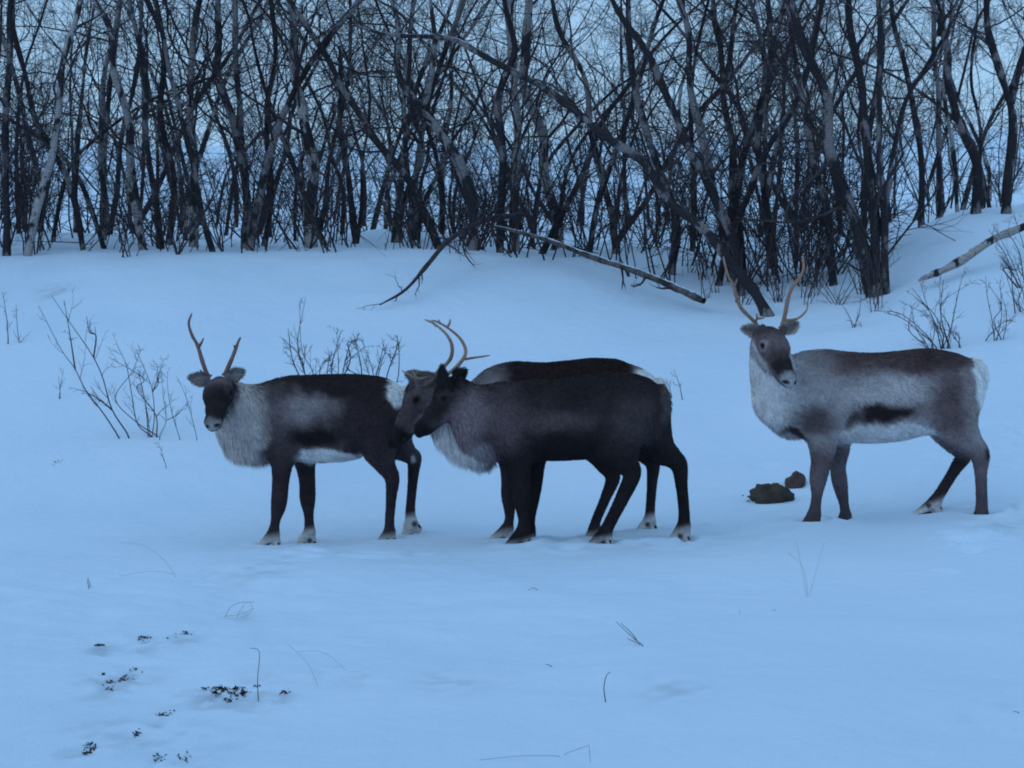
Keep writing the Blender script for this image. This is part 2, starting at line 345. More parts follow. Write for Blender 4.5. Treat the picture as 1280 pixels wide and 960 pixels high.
# the snow meets every hoof
feet = []
for d in DEER:
    for leg in d['legs']:
        t, h = deer_pt(d, *leg[-2][:3]), deer_pt(d, *leg[-1][:3])
        m = 0.5 * (t + h); m[2] = 0.037 + d.get('bury', {}).get(len(feet) % 4, 0) + min(t[2] - leg[-2][3] / F * t[1], h[2] - leg[-1][3] / F * h[1])
        feet.append(m)
feet = np.array(feet)
res = feet[:, 2] - ground0(feet[:, 0], feet[:, 1]); SG = 0.30
Kf = np.exp(-((feet[:, None, :2] - feet[None, :, :2]) ** 2).sum(-1) / (2 * SG * SG)); wf = np.linalg.solve(Kf + 0.002 * np.eye(len(feet)), res)
pits = []    # (x, y, radius, depth): prints and hollows
r2 = np.random.default_rng(21)
HEATH = [(284, 866, 74, 200), (148, 846, 46, 70), (128, 807, 12, 26), (182, 803, 18, 34), (227, 797, 18, 36), (112, 935, 30, 40), (355, 868, 12, 16), (205, 895, 14, 14), (200, 952, 8, 12), (236, 948, 12, 12), (170, 920, 10, 8), (70, 578, 10, 12)]
for (p, q, w, n_) in HEATH:
    for _ in range(3 + n_ // 12):
        Yp = 2831 / (q + r2.normal(0, 6) - 440); pits.append(((p + r2.normal(0, w * .38) - 640) / F * Yp, Yp, r2.uniform(.02, .05), r2.uniform(.008, .018)))
for f in feet: pits.append((f[0] + 0.02, f[1], 0.085, 0.036))
for (a, b, n) in [((900, 680), (1290, 640), 22), ((860, 690), (1000, 640), 10), ((520, 690), (900, 690), 10), ((1180, 720), (1290, 660), 12), ((300, 700), (520, 690), 6)]:
    for i in range(n):
        t = r2.random(); p = a[0] + (b[0] - a[0]) * t + r2.normal(0, 12); q = a[1] + (b[1] - a[1]) * t + r2.normal(0, 8)
        Yp = 2831 / max(q - 440, 60); pits.append(((p - 640) / F * Yp, Yp, r2.uniform(.06, .11), r2.uniform(.02, .05)))
def ground(X, Y):
    X = np.asarray(X, float); Y = np.asarray(Y, float); z = ground0(X, Y)
    for (fx, fy, _), w in zip(feet, wf):
        d2 = (X - fx) ** 2 + (Y - fy) ** 2; z = z + w * np.exp(-d2 / (2 * SG * SG))
    for (x, y, r, dp) in pits:
        d2 = ((X - x) / r) ** 2 + ((Y - y) / r) ** 2
        z = z - dp * np.exp(-d2) + dp * 0.45 * np.exp(-(np.sqrt(d2) - 1.5) ** 2 * 4)
    return z
def ground_at(p, q, y0=5.4, y1=60):
    """where the line of sight through a pixel of the photograph meets the snow"""
    Y = np.arange(y0, y1, 0.02); X = (p - 640) / F * Y; zr = ZC + (HOR - q) / F * Y
    hit = np.nonzero(ground(X, Y) >= zr)[0]
    i = hit[0] if len(hit) else len(Y) - 1
    return np.array([X[i], Y[i], float(ground(X[i], Y[i]))])

gx = np.concatenate([-np.geomspace(320, 5.3, 40)[:-1], np.linspace(-5.3, 5.3, 380), np.geomspace(5.3, 320, 40)[1:]])
gy = np.concatenate([np.linspace(-120, 0, 12)[:-1], np.linspace(0, 5.2, 14)[:-1], np.linspace(5.2, 14.5, 345)[:-1], np.linspace(14.5, 30, 160)[:-1], np.geomspace(30, 700, 60)])
GX, GY = np.meshgrid(gx, gy, indexing='ij')
GZ = ground(GX, GY)
nx_, ny_ = GX.shape
ii, jj = np.meshgrid(np.arange(nx_ - 1), np.arange(ny_ - 1), indexing='ij'); b0 = (ii * ny_ + jj).ravel()
snow_q = np.stack([b0, b0 + ny_, b0 + ny_ + 1, b0 + 1], -1)
thin = np.zeros_like(GX)                                 # where the snow lies thin over the heath
for (p, q, w, n_) in HEATH + [(320, 715, 60, 0), (300, 765, 40, 0), (430, 840, 40, 0), (240, 910, 90, 0), (130, 905, 60, 0), (1262, 690, 50, 0), (840, 870, 50, 0), (560, 850, 60, 0), (1250, 900, 40, 0)]:
    Yp = 2831 / max(q - 440, 150); X0 = (p - 640) / F * Yp; rx = (w * .6 + 14) * Yp / F
    thin = np.maximum(thin, np.exp(-((GX - X0) / rx) ** 2 - ((GY - Yp) / (rx * 2.2)) ** 2) * (1 if n_ else .6))
Pn = np.stack([GX, GY, GX * 0], -1)
thin = thin * np.clip(.35 + .7 * vnoise(Pn * [9, 6, 1], 91) + .7 * vnoise(Pn * [24, 15, 1], 92), 0, 1)
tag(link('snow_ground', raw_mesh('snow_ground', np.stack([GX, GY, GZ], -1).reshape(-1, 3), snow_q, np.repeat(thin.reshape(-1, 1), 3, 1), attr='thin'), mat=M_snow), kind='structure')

# ------------------------------------------------------------------ reindeer building
def surface_nets(Fd, org, h):
    s = Fd < 0; nx, ny, nz = Fd.shape
    cs = [s[a:nx - 1 + a, b:ny - 1 + b, c:nz - 1 + c] for a in (0, 1) for b in (0, 1) for c in (0, 1)]
    tot = sum(c.astype(np.int8) for c in cs); act = (tot > 0) & (tot < 8)
    idx = -np.ones(act.shape, np.int64); I = np.argwhere(act); idx[act] = np.arange(len(I))
    acc = np.zeros((len(I), 3)); cnt = np.zeros(len(I))
    corner = [(a, b, c) for a in (0, 1) for b in (0, 1) for c in (0, 1)]
    for A in corner:
        for ax in range(3):
            if A[ax]: continue
            B = list(A); B[ax] = 1
            fa = Fd[I[:, 0] + A[0], I[:, 1] + A[1], I[:, 2] + A[2]]; fb = Fd[I[:, 0] + B[0], I[:, 1] + B[1], I[:, 2] + B[2]]
            x = (fa < 0) != (fb < 0); t = fa / np.where(x, fa - fb, 1)
            p = np.tile(np.array(A, float), (len(I), 1)); p[:, ax] = t
            acc[x] += p[x]; cnt[x] += 1
    V = org + (I + acc / cnt[:, None]) * h
    Q = []
    for ax in range(3):
        o1, o2 = [(1, 2), (2, 0), (0, 1)][ax]
        sl0 = [slice(1, n - 1) for n in (nx, ny, nz)]; sl0[ax] = slice(0, Fd.shape[ax] - 1)
        sl1 = list(sl0); sl1[ax] = slice(1, Fd.shape[ax])
        a, b = s[tuple(sl0)], s[tuple(sl1)]
        for flip, m in ((False, a & ~b), (True, ~a & b)):
            E = np.argwhere(m); 
            if not len(E): continue
            for k in range(3):
                if k != ax: E[:, k] += 1
            def g(d1, d2):
                J = E.copy(); J[:, o1] -= d1; J[:, o2] -= d2; return idx[J[:, 0], J[:, 1], J[:, 2]]
            q = np.stack([g(1, 1), g(0, 1), g(0, 0), g(1, 0)], -1)
            Q.append(q[:, ::-1] if flip else q)
    return V, np.vstack(Q)

def cone_d(P, a, b, ra, rb, ls):
    sc = np.array([1, ls, 1.0]); A = P - a; A = A * sc; B = (b - a) * sc
    t = np.clip((A @ B) / max(B @ B, 1e-9), 0, 1)
    return np.linalg.norm(A - t[..., None] * B, axis=-1) - (ra + t * (rb - ra))

def head_frame(d):
    hd = d['head']; o = deer_pt(d, *hd['poll']); f = nrm(np.array(hd['fwd'], float))
    up = np.array([0, 0, 1.0]); up = nrm(up - f * (up @ f)); s = np.cross(up, f)
    r = math.radians(hd['roll']); up, s = up * math.cos(r) + s * math.sin(r), s * math.cos(r) - up * math.sin(r)
    return o, np.stack([f, s, up]), hd['s']         # rows: forward, side, up
HEAD = [  # a, b, ra, rb, lateral scale (head frame: x along the face, y side, z up from the brow)
  ((.045, 0, -.070), (.130, 0, -.066), .074, .072, .86),
  ((.130, 0, -.068), (.235, 0, -.082), .070, .053, .98),
  ((.235, 0, -.082), (.345, 0, -.088), .053, .042, .95),
  ((.345, 0, -.088), (.378, 0, -.096), .042, .029, .84),
  ((.040, 0, -.120), (.160, 0, -.130), .062, .046, 1.05),
  ((.160, 0, -.130), (.325, 0, -.122), .044, .026, .95),
  ((.100, .058, -.034), (.150, .054, -.040), .026, .022, 1.0),
  ((.100, -.058, -.034), (.150, -.054, -.040), .026, .022, 1.0),
  ((.060, .050, -.030), (.040, .066, .012), .026, .019, 1.0),
  ((.060, -.050, -.030), (.040, -.066, .012), .026, .019, 1.0),
]
def deer_prims(d):
    """list of (group, a, b, ra, rb, lateral scale, blend)"""
    m = d['Y'] / F; L = []
    def chain(pts, grp, blend, n=6):
        S = spline([tuple(p) if len(p) > 4 else tuple(p) + (1.0,) for p in pts], n * (len(pts) - 1) + 1); ch = []
        for A, B in zip(S[:-1], S[1:]):
            ch.append((deer_pt(d, *A[:3]), deer_pt(d, *B[:3]), A[3] * m, B[3] * m, 0.5 * (A[4] + B[4])))
        L.append((grp, ch, blend))
    o, R, s = head_frame(d)
    last = d['neck'][-1]
    chain(d['neck'], 'neck', .06)
    L[-1][1].append((deer_pt(d, *last[:3]), o + R.T @ np.array([.06, 0, -.09]) * s, last[3] * m, .066 * s, last[4]))
    for e in d['extra']:
        p = deer_pt(d, *e[:3]); L.append(('neck', [(p, p + [0.001, 0, 0], e[3] * m, e[3] * m, e[4])], .06))
    for i, leg in enumerate(d['legs']):
        hind = i >= 2
        body = leg[:-2]; toe, heel = leg[-2], leg[-1]
        pts = []
        for k, A in enumerate(body):
            ls = (2.0, 1.6, 1.2)[k] if (hind and k < 3) else ((2.0, 1.5)[k] if k < 2 else 1.0)
            kf = {3: 1.13, 4: .93, 5: .98}.get(k, 1.0)
            pts.append((A[0], A[1], A[2] - np.sign(A[2]) * (.02 if k == 0 else 0), A[3] * kf, ls))
        chain(pts, f'leg{i}', .045)
        ank = body[-1]
        L[-1][1].append((deer_pt(d, *ank[:3]), deer_pt(d, *toe[:3]), ank[3] * m, (toe[3] + 1.8) * m, .85))
        L.append((f'leg{i}', [(deer_pt(d, *ank[:3]), deer_pt(d, *heel[:3]), ank[3] * m * .92, heel[3] * m, .9)], .018))
    chain([t + (0.9,) for t in d['tail']], 'tail', .02)
    return L

def build_deer(d, colour_fn, seed):
    r = np.random.default_rng(seed)
    m = d['Y'] / F; prims = deer_prims(d); o, R, s = head_frame(d)
    base = deer_pt(d, d['pc'], max(l[-2][1] for l in d['legs']), 0); base[2] = float(ground(base[0], base[1]))
    cp = lambda p, q: deer_pt(d, p, q, 0)
    tx = np.array([cp(*t) for t in d['top']]); bx = np.array([cp(*t) for t in d['bot']]); hx = np.array([cp(p, 500)[0] for p, _ in d['hw']]); hv = np.array([w for _, w in d['hw']])
    h = 0.0095
    A = np.array([c[0] for p in prims for c in p[1]] + [c[1] for p in prims for c in p[1]] + [o + R.T @ np.array([.42, 0, -.09]) * s, o]); rad = 0.24
    lo = A.min(0) - [.22, .26, .06]; hi = A.max(0) + [.16, .26, .20]
    n = np.ceil((hi - lo) / h).astype(int) + 1
    ax = [lo[k] + h * np.arange(n[k]) for k in range(3)]
    Fd = np.full(n, 0.3, np.float32)
    def apply(fn, blo, bhi, k):
        i0 = np.clip(np.floor((blo - lo) / h).astype(int), 0, n); i1 = np.clip(np.ceil((bhi - lo) / h).astype(int) + 1, 0, n)
        if np.any(i1 <= i0): return
        sl = tuple(slice(a, b) for a, b in zip(i0, i1))
        P = np.stack(np.meshgrid(*[ax[q][sl[q]] for q in range(3)], indexing='ij'), -1)
        dd = fn(P).astype(np.float32); f = Fd[sl]
        hh = np.maximum(k - np.abs(f - dd), 0) / k
        Fd[sl] = np.minimum(f, dd) - hh * hh * k * 0.25
    def torso(P):
        x = P[..., 0]; yc = d['Y'] + d['yaw'] * (x - (d['pc'] - 640) / F * d['Y'])
        zt = pchip(tx[:, 0], tx[:, 2], x); zb = pchip(bx[:, 0], bx[:, 2], x); hw = pchip(hx, hv, x)
        c = 0.5 * (zt + zb); hz = 0.5 * (zt - zb); dz = (P[..., 2] - c) / hz; dy = (P[..., 1] - yc) / hw
        # narrower along the spine, fuller at the belly
        dy = dy * (1 + 0.22 * np.clip(dz, -1, 1))
        rr = (np.abs(dz) ** 2.15 + np.abs(dy) ** 2.15) ** (1 / 2.15)
        dd = (rr - 1) * np.minimum(hz, hw)
        ex = np.maximum(np.maximum(tx[0, 0] - x, x - tx[-1, 0]), 0)
        return np.where(ex > 0, np.sqrt(np.maximum(dd, 0) ** 2 + ex ** 2), dd)
    apply(torso, np.array([tx[0, 0] - .1, lo[1], bx[:, 2].min() - .15]), np.array([tx[-1, 0] + .1, hi[1], tx[:, 2].max() + .15]), 0.01)
    def chain_d(P, ch):
        r_ = None
        for c in ch:
            x = cone_d(P, *c); r_ = x if r_ is None else np.minimum(r_, x)
        return r_
    for (g, ch, k) in prims:
        rr = max(max(c[2], c[3]) for c in ch) + k + .02; E = np.array([c[0] for c in ch] + [c[1] for c in ch])
        tmp = np.full(n, 9.0, np.float32); i0_, i1_ = n.copy(), n * 0
        for c in ch:                                            # nearest piece of the chain, each piece in its own box
            rc = max(c[2], c[3]) + k + .02
            i0 = np.clip(np.floor((np.minimum(c[0], c[1]) - rc - lo) / h).astype(int), 0, n); i1 = np.clip(np.ceil((np.maximum(c[0], c[1]) + rc - lo) / h).astype(int) + 1, 0, n)
            sl = tuple(slice(a, b) for a, b in zip(i0, i1)); i0_ = np.minimum(i0_, i0); i1_ = np.maximum(i1_, i1)
            P = np.stack(np.meshgrid(*[ax[q][sl[q]] for q in range(3)], indexing='ij'), -1)
            tmp[sl] = np.minimum(tmp[sl], cone_d(P, *c))
        sl = tuple(slice(a, b) for a, b in zip(i0_, i1_)); f = Fd[sl]; dd = tmp[sl]
        hh = np.maximum(k - np.abs(f - dd), 0) / k; Fd[sl] = np.minimum(f, dd) - hh * hh * k * 0.25
    def headd(P, prim):
        a, b, ra, rb, ls = prim; Q = (P - o) @ R.T / s
        return cone_d(Q, np.array(a), np.array(b), ra, rb, ls) * s
    for prim in HEAD:
        a, b = o + R.T @ np.array(prim[0]) * s, o + R.T @ np.array(prim[1]) * s; rr = .13
        apply(lambda P: headd(P, prim), np.minimum(a, b) - rr, np.maximum(a, b) + rr, .025 if prim[2] > .03 else .018)
    # nostrils and the corner of the mouth are carved in
    for sgn in (-1, 1):
        nb = np.array([.396, .029 * sgn, -.086]); c = o + R.T @ nb * s
        def carve(P):
            return np.linalg.norm((P - c), axis=-1) - .012 * s
        i0 = np.floor((c - .04 - lo) / h).astype(int); i1 = i0 + int(.08 / h) + 2
        sl = tuple(slice(a_, b_) for a_, b_ in zip(i0, i1)); P = np.stack(np.meshgrid(*[ax[q][sl[q]] for q in range(3)], indexing='ij'), -1)
        Fd[sl] = np.maximum(Fd[sl], -carve(P))
    V, Q = surface_nets(Fd, lo, h)
    # normals
    e1 = V[Q[:, 2]] - V[Q[:, 0]]; e2 = V[Q[:, 3]] - V[Q[:, 1]]; fn = np.cross(e1, e2)
    N = np.zeros_like(V)
    for k in range(4): np.add.at(N, Q[:, k], fn)
    N = nrm(N)
    # region distances at the vertices
    dist = {}
    for (g, ch, k) in prims:
        dd = chain_d(V, ch); dist[g] = np.minimum(dist.get(g, 9), dd)
    dist['head'] = np.min([headd(V, p) for p in HEAD], axis=0)
    dist['torso'] = torso(V)
    H = (V - o) @ R.T / s
    pc = 640 + F * V[:, 0] / d['Y']                       # pattern coordinates: along the flank and up
    Yl = d['Y'] + d['yaw'] * (V[:, 0] - (d['pc'] - 640) / F * d['Y'])
    pc = 640 + F * V[:, 0] / Yl; qc = HOR - (V[:, 2] - ZC) * F / Yl
    C = colour_fn(V, pc, qc, H, dist, d)
    lum = C.mean(1, keepdims=True); C = C * (1 + .55 * sstep(.40, .62, lum)) * (1 - .22 * sstep(.08, .02, lum)) * (np.array([1.03, .96, 1.08]) * (1 - sstep(.15, .35, lum)) + np.array([1.0, 1.05, 1.16]) * sstep(.15, .35, lum))
    C = C * (1 + .16 * vnoise(V * [9, 9, 13], 81) + .12 * vnoise(V * [26, 26, 34], 82))[:, None]
    C = np.minimum(C, .9)
    root = link('reindeer', None, loc=base); root.empty_display_size = 0.3
    tag(root, d['label'], 'reindeer', 'reindeer standing on the snow')
    link('body', raw_mesh('body', V - base, Q, C), root, M_hide)
    # ---- fur: tapered strands lying along the coat
    area = 0.5 * np.linalg.norm(fn, axis=1); ns = 105000
    cum = np.cumsum(area); fi = np.searchsorted(cum, r.random(ns) * cum[-1]); fi = np.minimum(fi, len(Q) - 1)
    w = r.dirichlet((1, 1, 1, 1), ns); 
    pos = (V[Q[fi]] * w[..., None]).sum(1); nn = nrm((N[Q[fi]] * w[..., None]).sum(1)); cc = (C[Q[fi]] * w[..., None]).sum(1)
    W = lambda a: (a[Q[fi]] * w).sum(1)
    legd = np.min([W(dist[f'leg{i}']) for i in range(4)], axis=0)
    hw = sstep(.02, -.0, W(dist['head'])); Hh = (H[Q[fi]] * w[..., None]).sum(1)
    hw = np.maximum(hw * sstep(-.0, .05, Hh[:, 0]), 0)
    qq = W(qc); lw = sstep(.03, 0, legd) * sstep(560, 590, qq); nw = sstep(.05, 0, W(dist['neck'])) * (1 - hw) * (1 - lw)
    flow = np.tile(np.array([.8, 0, -.6]), (ns, 1))
    flow = flow * (1 - nw[:, None]) + nw[:, None] * np.array([.35, 0, -.95])
    flow = flow * (1 - lw[:, None]) + lw[:, None] * np.array([.12, 0, -1.0])
    flow = flow * (1 - hw[:, None]) - hw[:, None] * R[0]
    flow = nrm(flow + r.normal(0, .12, (ns, 3)) + .35 * np.stack([vnoise(pos * 11 + 7 * c_, 85) for c_ in range(3)], -1) + .25 * np.stack([vnoise(pos * 30 + 7 * c_, 86) for c_ in range(3)], -1))
    ln = .026 * (1 - lw) * (1 - hw) * (1 - nw) + .009 * lw + .008 * hw + .04 * nw
    mane = nw * sstep(.0, -.5, nn[:, 2]); ln = ln + .05 * mane * d['mane'] - nw * .022 * (1 - d['mane'])
    tailw = sstep(.01, 0, W(dist['tail'])); ln = ln + .008 * tailw
    ln = ln * r.uniform(.6, 1.25, ns)
    tang = nrm(flow - nn * (flow * nn).sum(-1, keepdims=True))
    dirn = nrm(tang + nn * (.30 + .12 * r.random((ns, 1))) + mane[:, None] * np.array([0, 0, -.6]))
    tip = pos + dirn * ln[:, None] + np.array([0, 0, -.12]) * ln[:, None]
    mid = pos + dirn * ln[:, None] * .5 + nn * ln[:, None] * .05
    side = nrm(np.cross(dirn, nn) + r.normal(0, .35, (ns, 3))); wd = (.0017 + .0010 * r.random(ns) - .0007 * np.maximum(lw, hw))[:, None]
    pos = pos - nn * .003
    Vs = np.stack([pos - side * wd, pos + side * wd, mid + side * wd * .8, mid - side * wd * .8, tip], 1)
    ti = np.arange(ns)[:, None] * 5
    T = np.concatenate([ti + [0, 1, 2], ti + [0, 2, 3], ti + [3, 2, 4]], 0)
    cv = cc * (r.uniform(.88, 1.13, (ns, 1))) ; Cs = np.repeat(cv[:, None], 5, 1); Cs[:, 4] *= 1.08
    fo = link('fur', raw_mesh('fur', Vs.reshape(-1, 3) - base, T, Cs.reshape(-1, 3), smooth=False), root, M_fur); tag(fo, kind='stuff')
    # ---- eyes
    for sg in (-1, 1):
        c = o + R.T @ np.array([.133, .068 * sg, -.043]) * s
        a1 = np.linspace(0, math.pi, 9); a2 = np.arange(14) * 2 * math.pi / 14
        sph = np.stack([np.outer(np.sin(a1), np.cos(a2)), np.outer(np.sin(a1), np.sin(a2)), np.outer(np.cos(a1), np.ones(14))], -1) * np.array([.0195, .013, .016])
        Ve = (sph.reshape(-1, 3) @ R) * s + c - base
        i, j = np.meshgrid(np.arange(8), np.arange(14), indexing='ij'); k0 = (i * 14 + j).ravel(); k1 = (i * 14 + (j + 1) % 14).ravel()
        link('eye', raw_mesh('eye', Ve, np.stack([k0, k0 + 14, k1 + 14, k1], -1)), root, M_eye)
    # ---- ears: cupped leaf shapes with thickness
    for sg, (eb, et) in zip((-1, 1), d['ears']):
        lat = (o[1] - (d['Y'] + d['yaw'] * (o[0] - (d['pc'] - 640) / F * d['Y'])))
        sd = R[1] * (1 if R[1][0] * (eb[0] - et[0]) < 0 else -1)
        eo = .02 if d['key'] in ('grey', 'pale') else (-.085 if sg < 0 else .085) * 0.9
        b_ = deer_pt(d, eb[0], eb[1], lat + eo + (.0 if d['key'] in ('grey', 'pale') else 0)); t_ = deer_pt(d, et[0], et[1], lat + eo * 1.3 - .01)
        axd = nrm(t_ - b_); Ln = np.linalg.norm(t_ - b_) * 1.06
        face = np.array([-.15, -1, .05]) if d['key'] in ('grey', 'pale') else np.array([-.5, -.8 if sg < 0 else .8, 0.0])
        face = nrm(face - axd * (face @ axd)); wdir = np.cross(axd, face)
        S = np.linspace(0, 1, 15); Tt = np.linspace(-1, 1, 11)
        wid = .047 * np.sin(np.pi * np.clip(S * .84 + .12, 0, 1)) ** .62 * (1 - .15 * S)
        G = []
        for off in (0, 1):
            cup = (Tt ** 2)[None, :] * wid[:, None] * .75
            p = b_ + axd * (S[:, None, None] * Ln) + wdir * (Tt[None, :, None] * wid[:, None, None]) + face * (cup[..., None] - .018 - off * .009 * (1 - Tt ** 2)[None, :, None] - off * .001)
            G.append(p.reshape(-1, 3))
        n0 = len(G[0]); i, j = np.meshgrid(np.arange(14), np.arange(10), indexing='ij'); k = (i * 11 + j).ravel()
        q1 = np.stack([k, k + 1, k + 12, k + 11], -1); q2 = q1[:, ::-1] + n0
        ring = np.concatenate([np.arange(11), np.arange(1, 15) * 11 + 10, (14 * 11 + np.arange(9, -1, -1)), np.arange(13, 0, -1) * 11]); rn = np.roll(ring, -1)
        q3 = np.stack([ring, ring + n0, rn + n0, rn], -1)
        inner, outer = d['ear_col']; tm = np.abs(np.tile(Tt, 15))[:, None]
        Ci = np.array(inner) * (1 - tm ** 2) + np.array(d['ear_rim']) * tm ** 2; Co = np.tile(np.array(outer), (n0, 1))
        Ve = np.vstack(G); ear = link('ear', raw_mesh('ear', Ve - base, np.vstack([q1, q2, q3]), np.vstack([Ci, Co])), root, M_hide)
        ne = 1500; vi = r.integers(0, len(Ve), ne); pe = Ve[vi] + r.normal(0, .004, (ne, 3)); de = nrm(axd + r.normal(0, .35, (ne, 3))); le = r.uniform(.008, .018, ne)[:, None]
        sd_ = nrm(np.cross(de, r.normal(size=(ne, 3)))) * .0014
        Vt = np.stack([pe - sd_, pe + sd_, pe + de * le], 1).reshape(-1, 3); Ct = np.repeat(np.vstack([Ci, Co])[vi] * r.uniform(.7, 1.3, (ne, 1)), 3, 0)
        tag(link('ear_fur', raw_mesh('ear_fur', Vt - base, np.arange(ne * 3).reshape(-1, 3), Ct, smooth=False), ear, M_fur), kind='stuff')
    # ---- antlers
    for a in d['antlers']:
        mb = MB(); lat = (o[1] - (d['Y'] + d['yaw'] * (o[0] - (d['pc'] - 640) / F * d['Y']))) + .03
        for bi, bm in enumerate(a['beams']):
            P = spline([deer_pt(d, p, q, lat + l) for p, q, l in bm], 8 * len(bm)); tt = np.linspace(0, 1, len(P))
            r0 = a['r'] * m * (1 if bi == 0 else .62)
            Rr = r0 * (1 - .62 * tt ** 1.3) * (1 + .10 * vnoise(np.stack([tt * 14, np.full(len(tt), bi + 3.3 * len(a['beams'])), tt * 0], -1), 95) + .05 * vnoise(np.stack([tt * 45, np.full(len(tt), bi + .5), tt * 0], -1), 96)); Rr[-3:] *= np.array([.85, .6, .15])
            if bi == 0: Rr[:3] *= np.array([1.35, 1.3, 1.15])
            col = np.array(a['c']) * (0.8 + .35 * tt[:, None])
            mb.tube(P, Rr, 9, np.repeat(col, 9, 0))
        link('antler', mb.mesh('antler', base), root, M_antler)
    # ---- hooves: two splayed toes and a pair of dew claws
    for leg in d['legs']:
        toe, heel = deer_pt(d, *leg[-2][:3]), deer_pt(d, *leg[-1][:3])
        gz = lambda p: float(ground(p[0], p[1]))
        mb = MB(); f = toe - heel; f[2] = 0; ln_ = np.linalg.norm(f); f = f / max(ln_, 1e-6); sd = np.array([-f[1], f[0], 0])
        for sg in (-1, 1):
            c0 = heel + f * ln_ * .35 + sd * .016 * sg - [0, 0, .012]; c1 = toe + f * .010 + sd * (.024 * sg) - [0, 0, .004]
            P = spline([c0, 0.5 * (c0 + c1) + [0, 0, .001] + sd * .004 * sg, c1, c1 + f * .016 - sd * .006 * sg - [0, 0, .003]], 9)
            mb.tube(P, np.array([.016, .0195, .021, .0205, .019, .0165, .0135, .009, .002]) * .55, 8, (.022, .018, .018))
            c0 = heel + sd * .024 * sg + np.array([0, 0, .028]); P = spline([c0, c0 - f * .012 - [0, 0, .014], c0 - f * .014 - [0, 0, .026]], 5)
            mb.tube(P, [.008, .0095, .0085, .006, .002], 6, (.03, .022, .02))
        link('hoof', mb.mesh('hoof', base), root, M_hoof)
    return root

def ell(pc, qc, cx, cy, rx, ry, soft=.35, ang=0):
    a = math.radians(ang); x, y = pc - cx, qc - cy; x, y = x * math.cos(a) + y * math.sin(a), y * math.cos(a) - x * math.sin(a)
    return sstep(1 + soft, 1 - soft, np.sqrt((x / rx) ** 2 + (y / ry) ** 2))
def mix(C, c, w): w = np.asarray(w)[:, None]; return C * (1 - w) + np.asarray(c, float) * w
def jitter(V, pc, qc, amp=5):
    return pc + amp * vnoise(V * 14, 31) + amp * .6 * vnoise(V * 40, 33), qc + amp * vnoise(V * 14, 32) + amp * .6 * vnoise(V * 40, 34)
DK = (.030, .024, .024)
def leg_colours(C, V, pc, qc, dist, d, leg_c, fade0, fade1, sock_c):
    for i in range(4):
        dl = dist[f'leg{i}']; oth = np.min([dist[f'leg{j}'] for j in range(4) if j != i], axis=0)
        on = sstep(.02, .0, dl) * (dl <= oth + .004)
        C = mix(C, leg_c, on * sstep(fade0, fade1, qc))
        row = dict(d['sock'])[i]; toe = d['legs'][i][-2]; heel = d['legs'][i][-1]
        w = on * sstep(row - 6, row + 5, qc + 3 + (pc - heel[0]) * .25)
        C = mix(C, sock_c, w)
        C = mix(C, (.05, .04, .04), w * ell(pc, qc, 0.45 * toe[0] + .55 * heel[0] + 3, min(toe[1], heel[1]) - 5, 3.2, 3.2, .3) * .9)
    return C
def head_colours(C, H, dist, base, mid, muzz, nose, eye_ring=None, crown=None, cheek=None, blaze=(.10, .33), mx=.325):
    hw = sstep(.03, .0, dist['head']) * sstep(-.02, .05, H[:, 0] + .25 * np.minimum(H[:, 2] + .06, 0) + .02)
    x, y, z = H[:, 0], np.abs(H[:, 1]), H[:, 2]; xm = x + .010 * vnoise(H * 70, 51) + .006 * vnoise(H * 150, 52)
    C = mix(C, base, hw)
    if cheek is not None: C = mix(C, cheek, hw * sstep(-.085, -.13, z + .25 * (x - .15)) * sstep(.30, .2, x))
    C = mix(C, mid, hw * sstep(-.10, -.06, z + .3 * y) * sstep(blaze[0] - .03, blaze[0] + .10, x + .012 * vnoise(H * 45, 53)))
    if crown is not None: C = mix(C, crown, hw * sstep(.12, .03, x) * sstep(-.06, -.02, z))
    if eye_ring is not None: C = mix(C, eye_ring, hw * sstep(.042, .026, np.sqrt((x - .133) ** 2 + (z + .043) ** 2)))
    C = mix(C, (.01, .008, .008), hw * sstep(.024, .016, np.sqrt((x - .133) ** 2 + ((z + .043) * 1.25) ** 2)) * sstep(.03, .045, y))
    C = mix(C, muzz, hw * sstep(mx, mx + .043, xm - .10 * np.minimum(z + .10, 0) - .25 * np.maximum(z + .075, 0)))
    C = mix(C, nose, hw * sstep(.021, .009, np.sqrt((x - .390) ** 2 * .3 + ((y - .030) * .8) ** 2 + ((z + .086 + .35 * (y - .03)) * 1.35) ** 2)))
    C = mix(C, nose, hw * sstep(.008, .003, np.abs(z + .117 + .02 * (x - .35) - .15 * y)) * sstep(.28, .34, x) * .85)
    return C

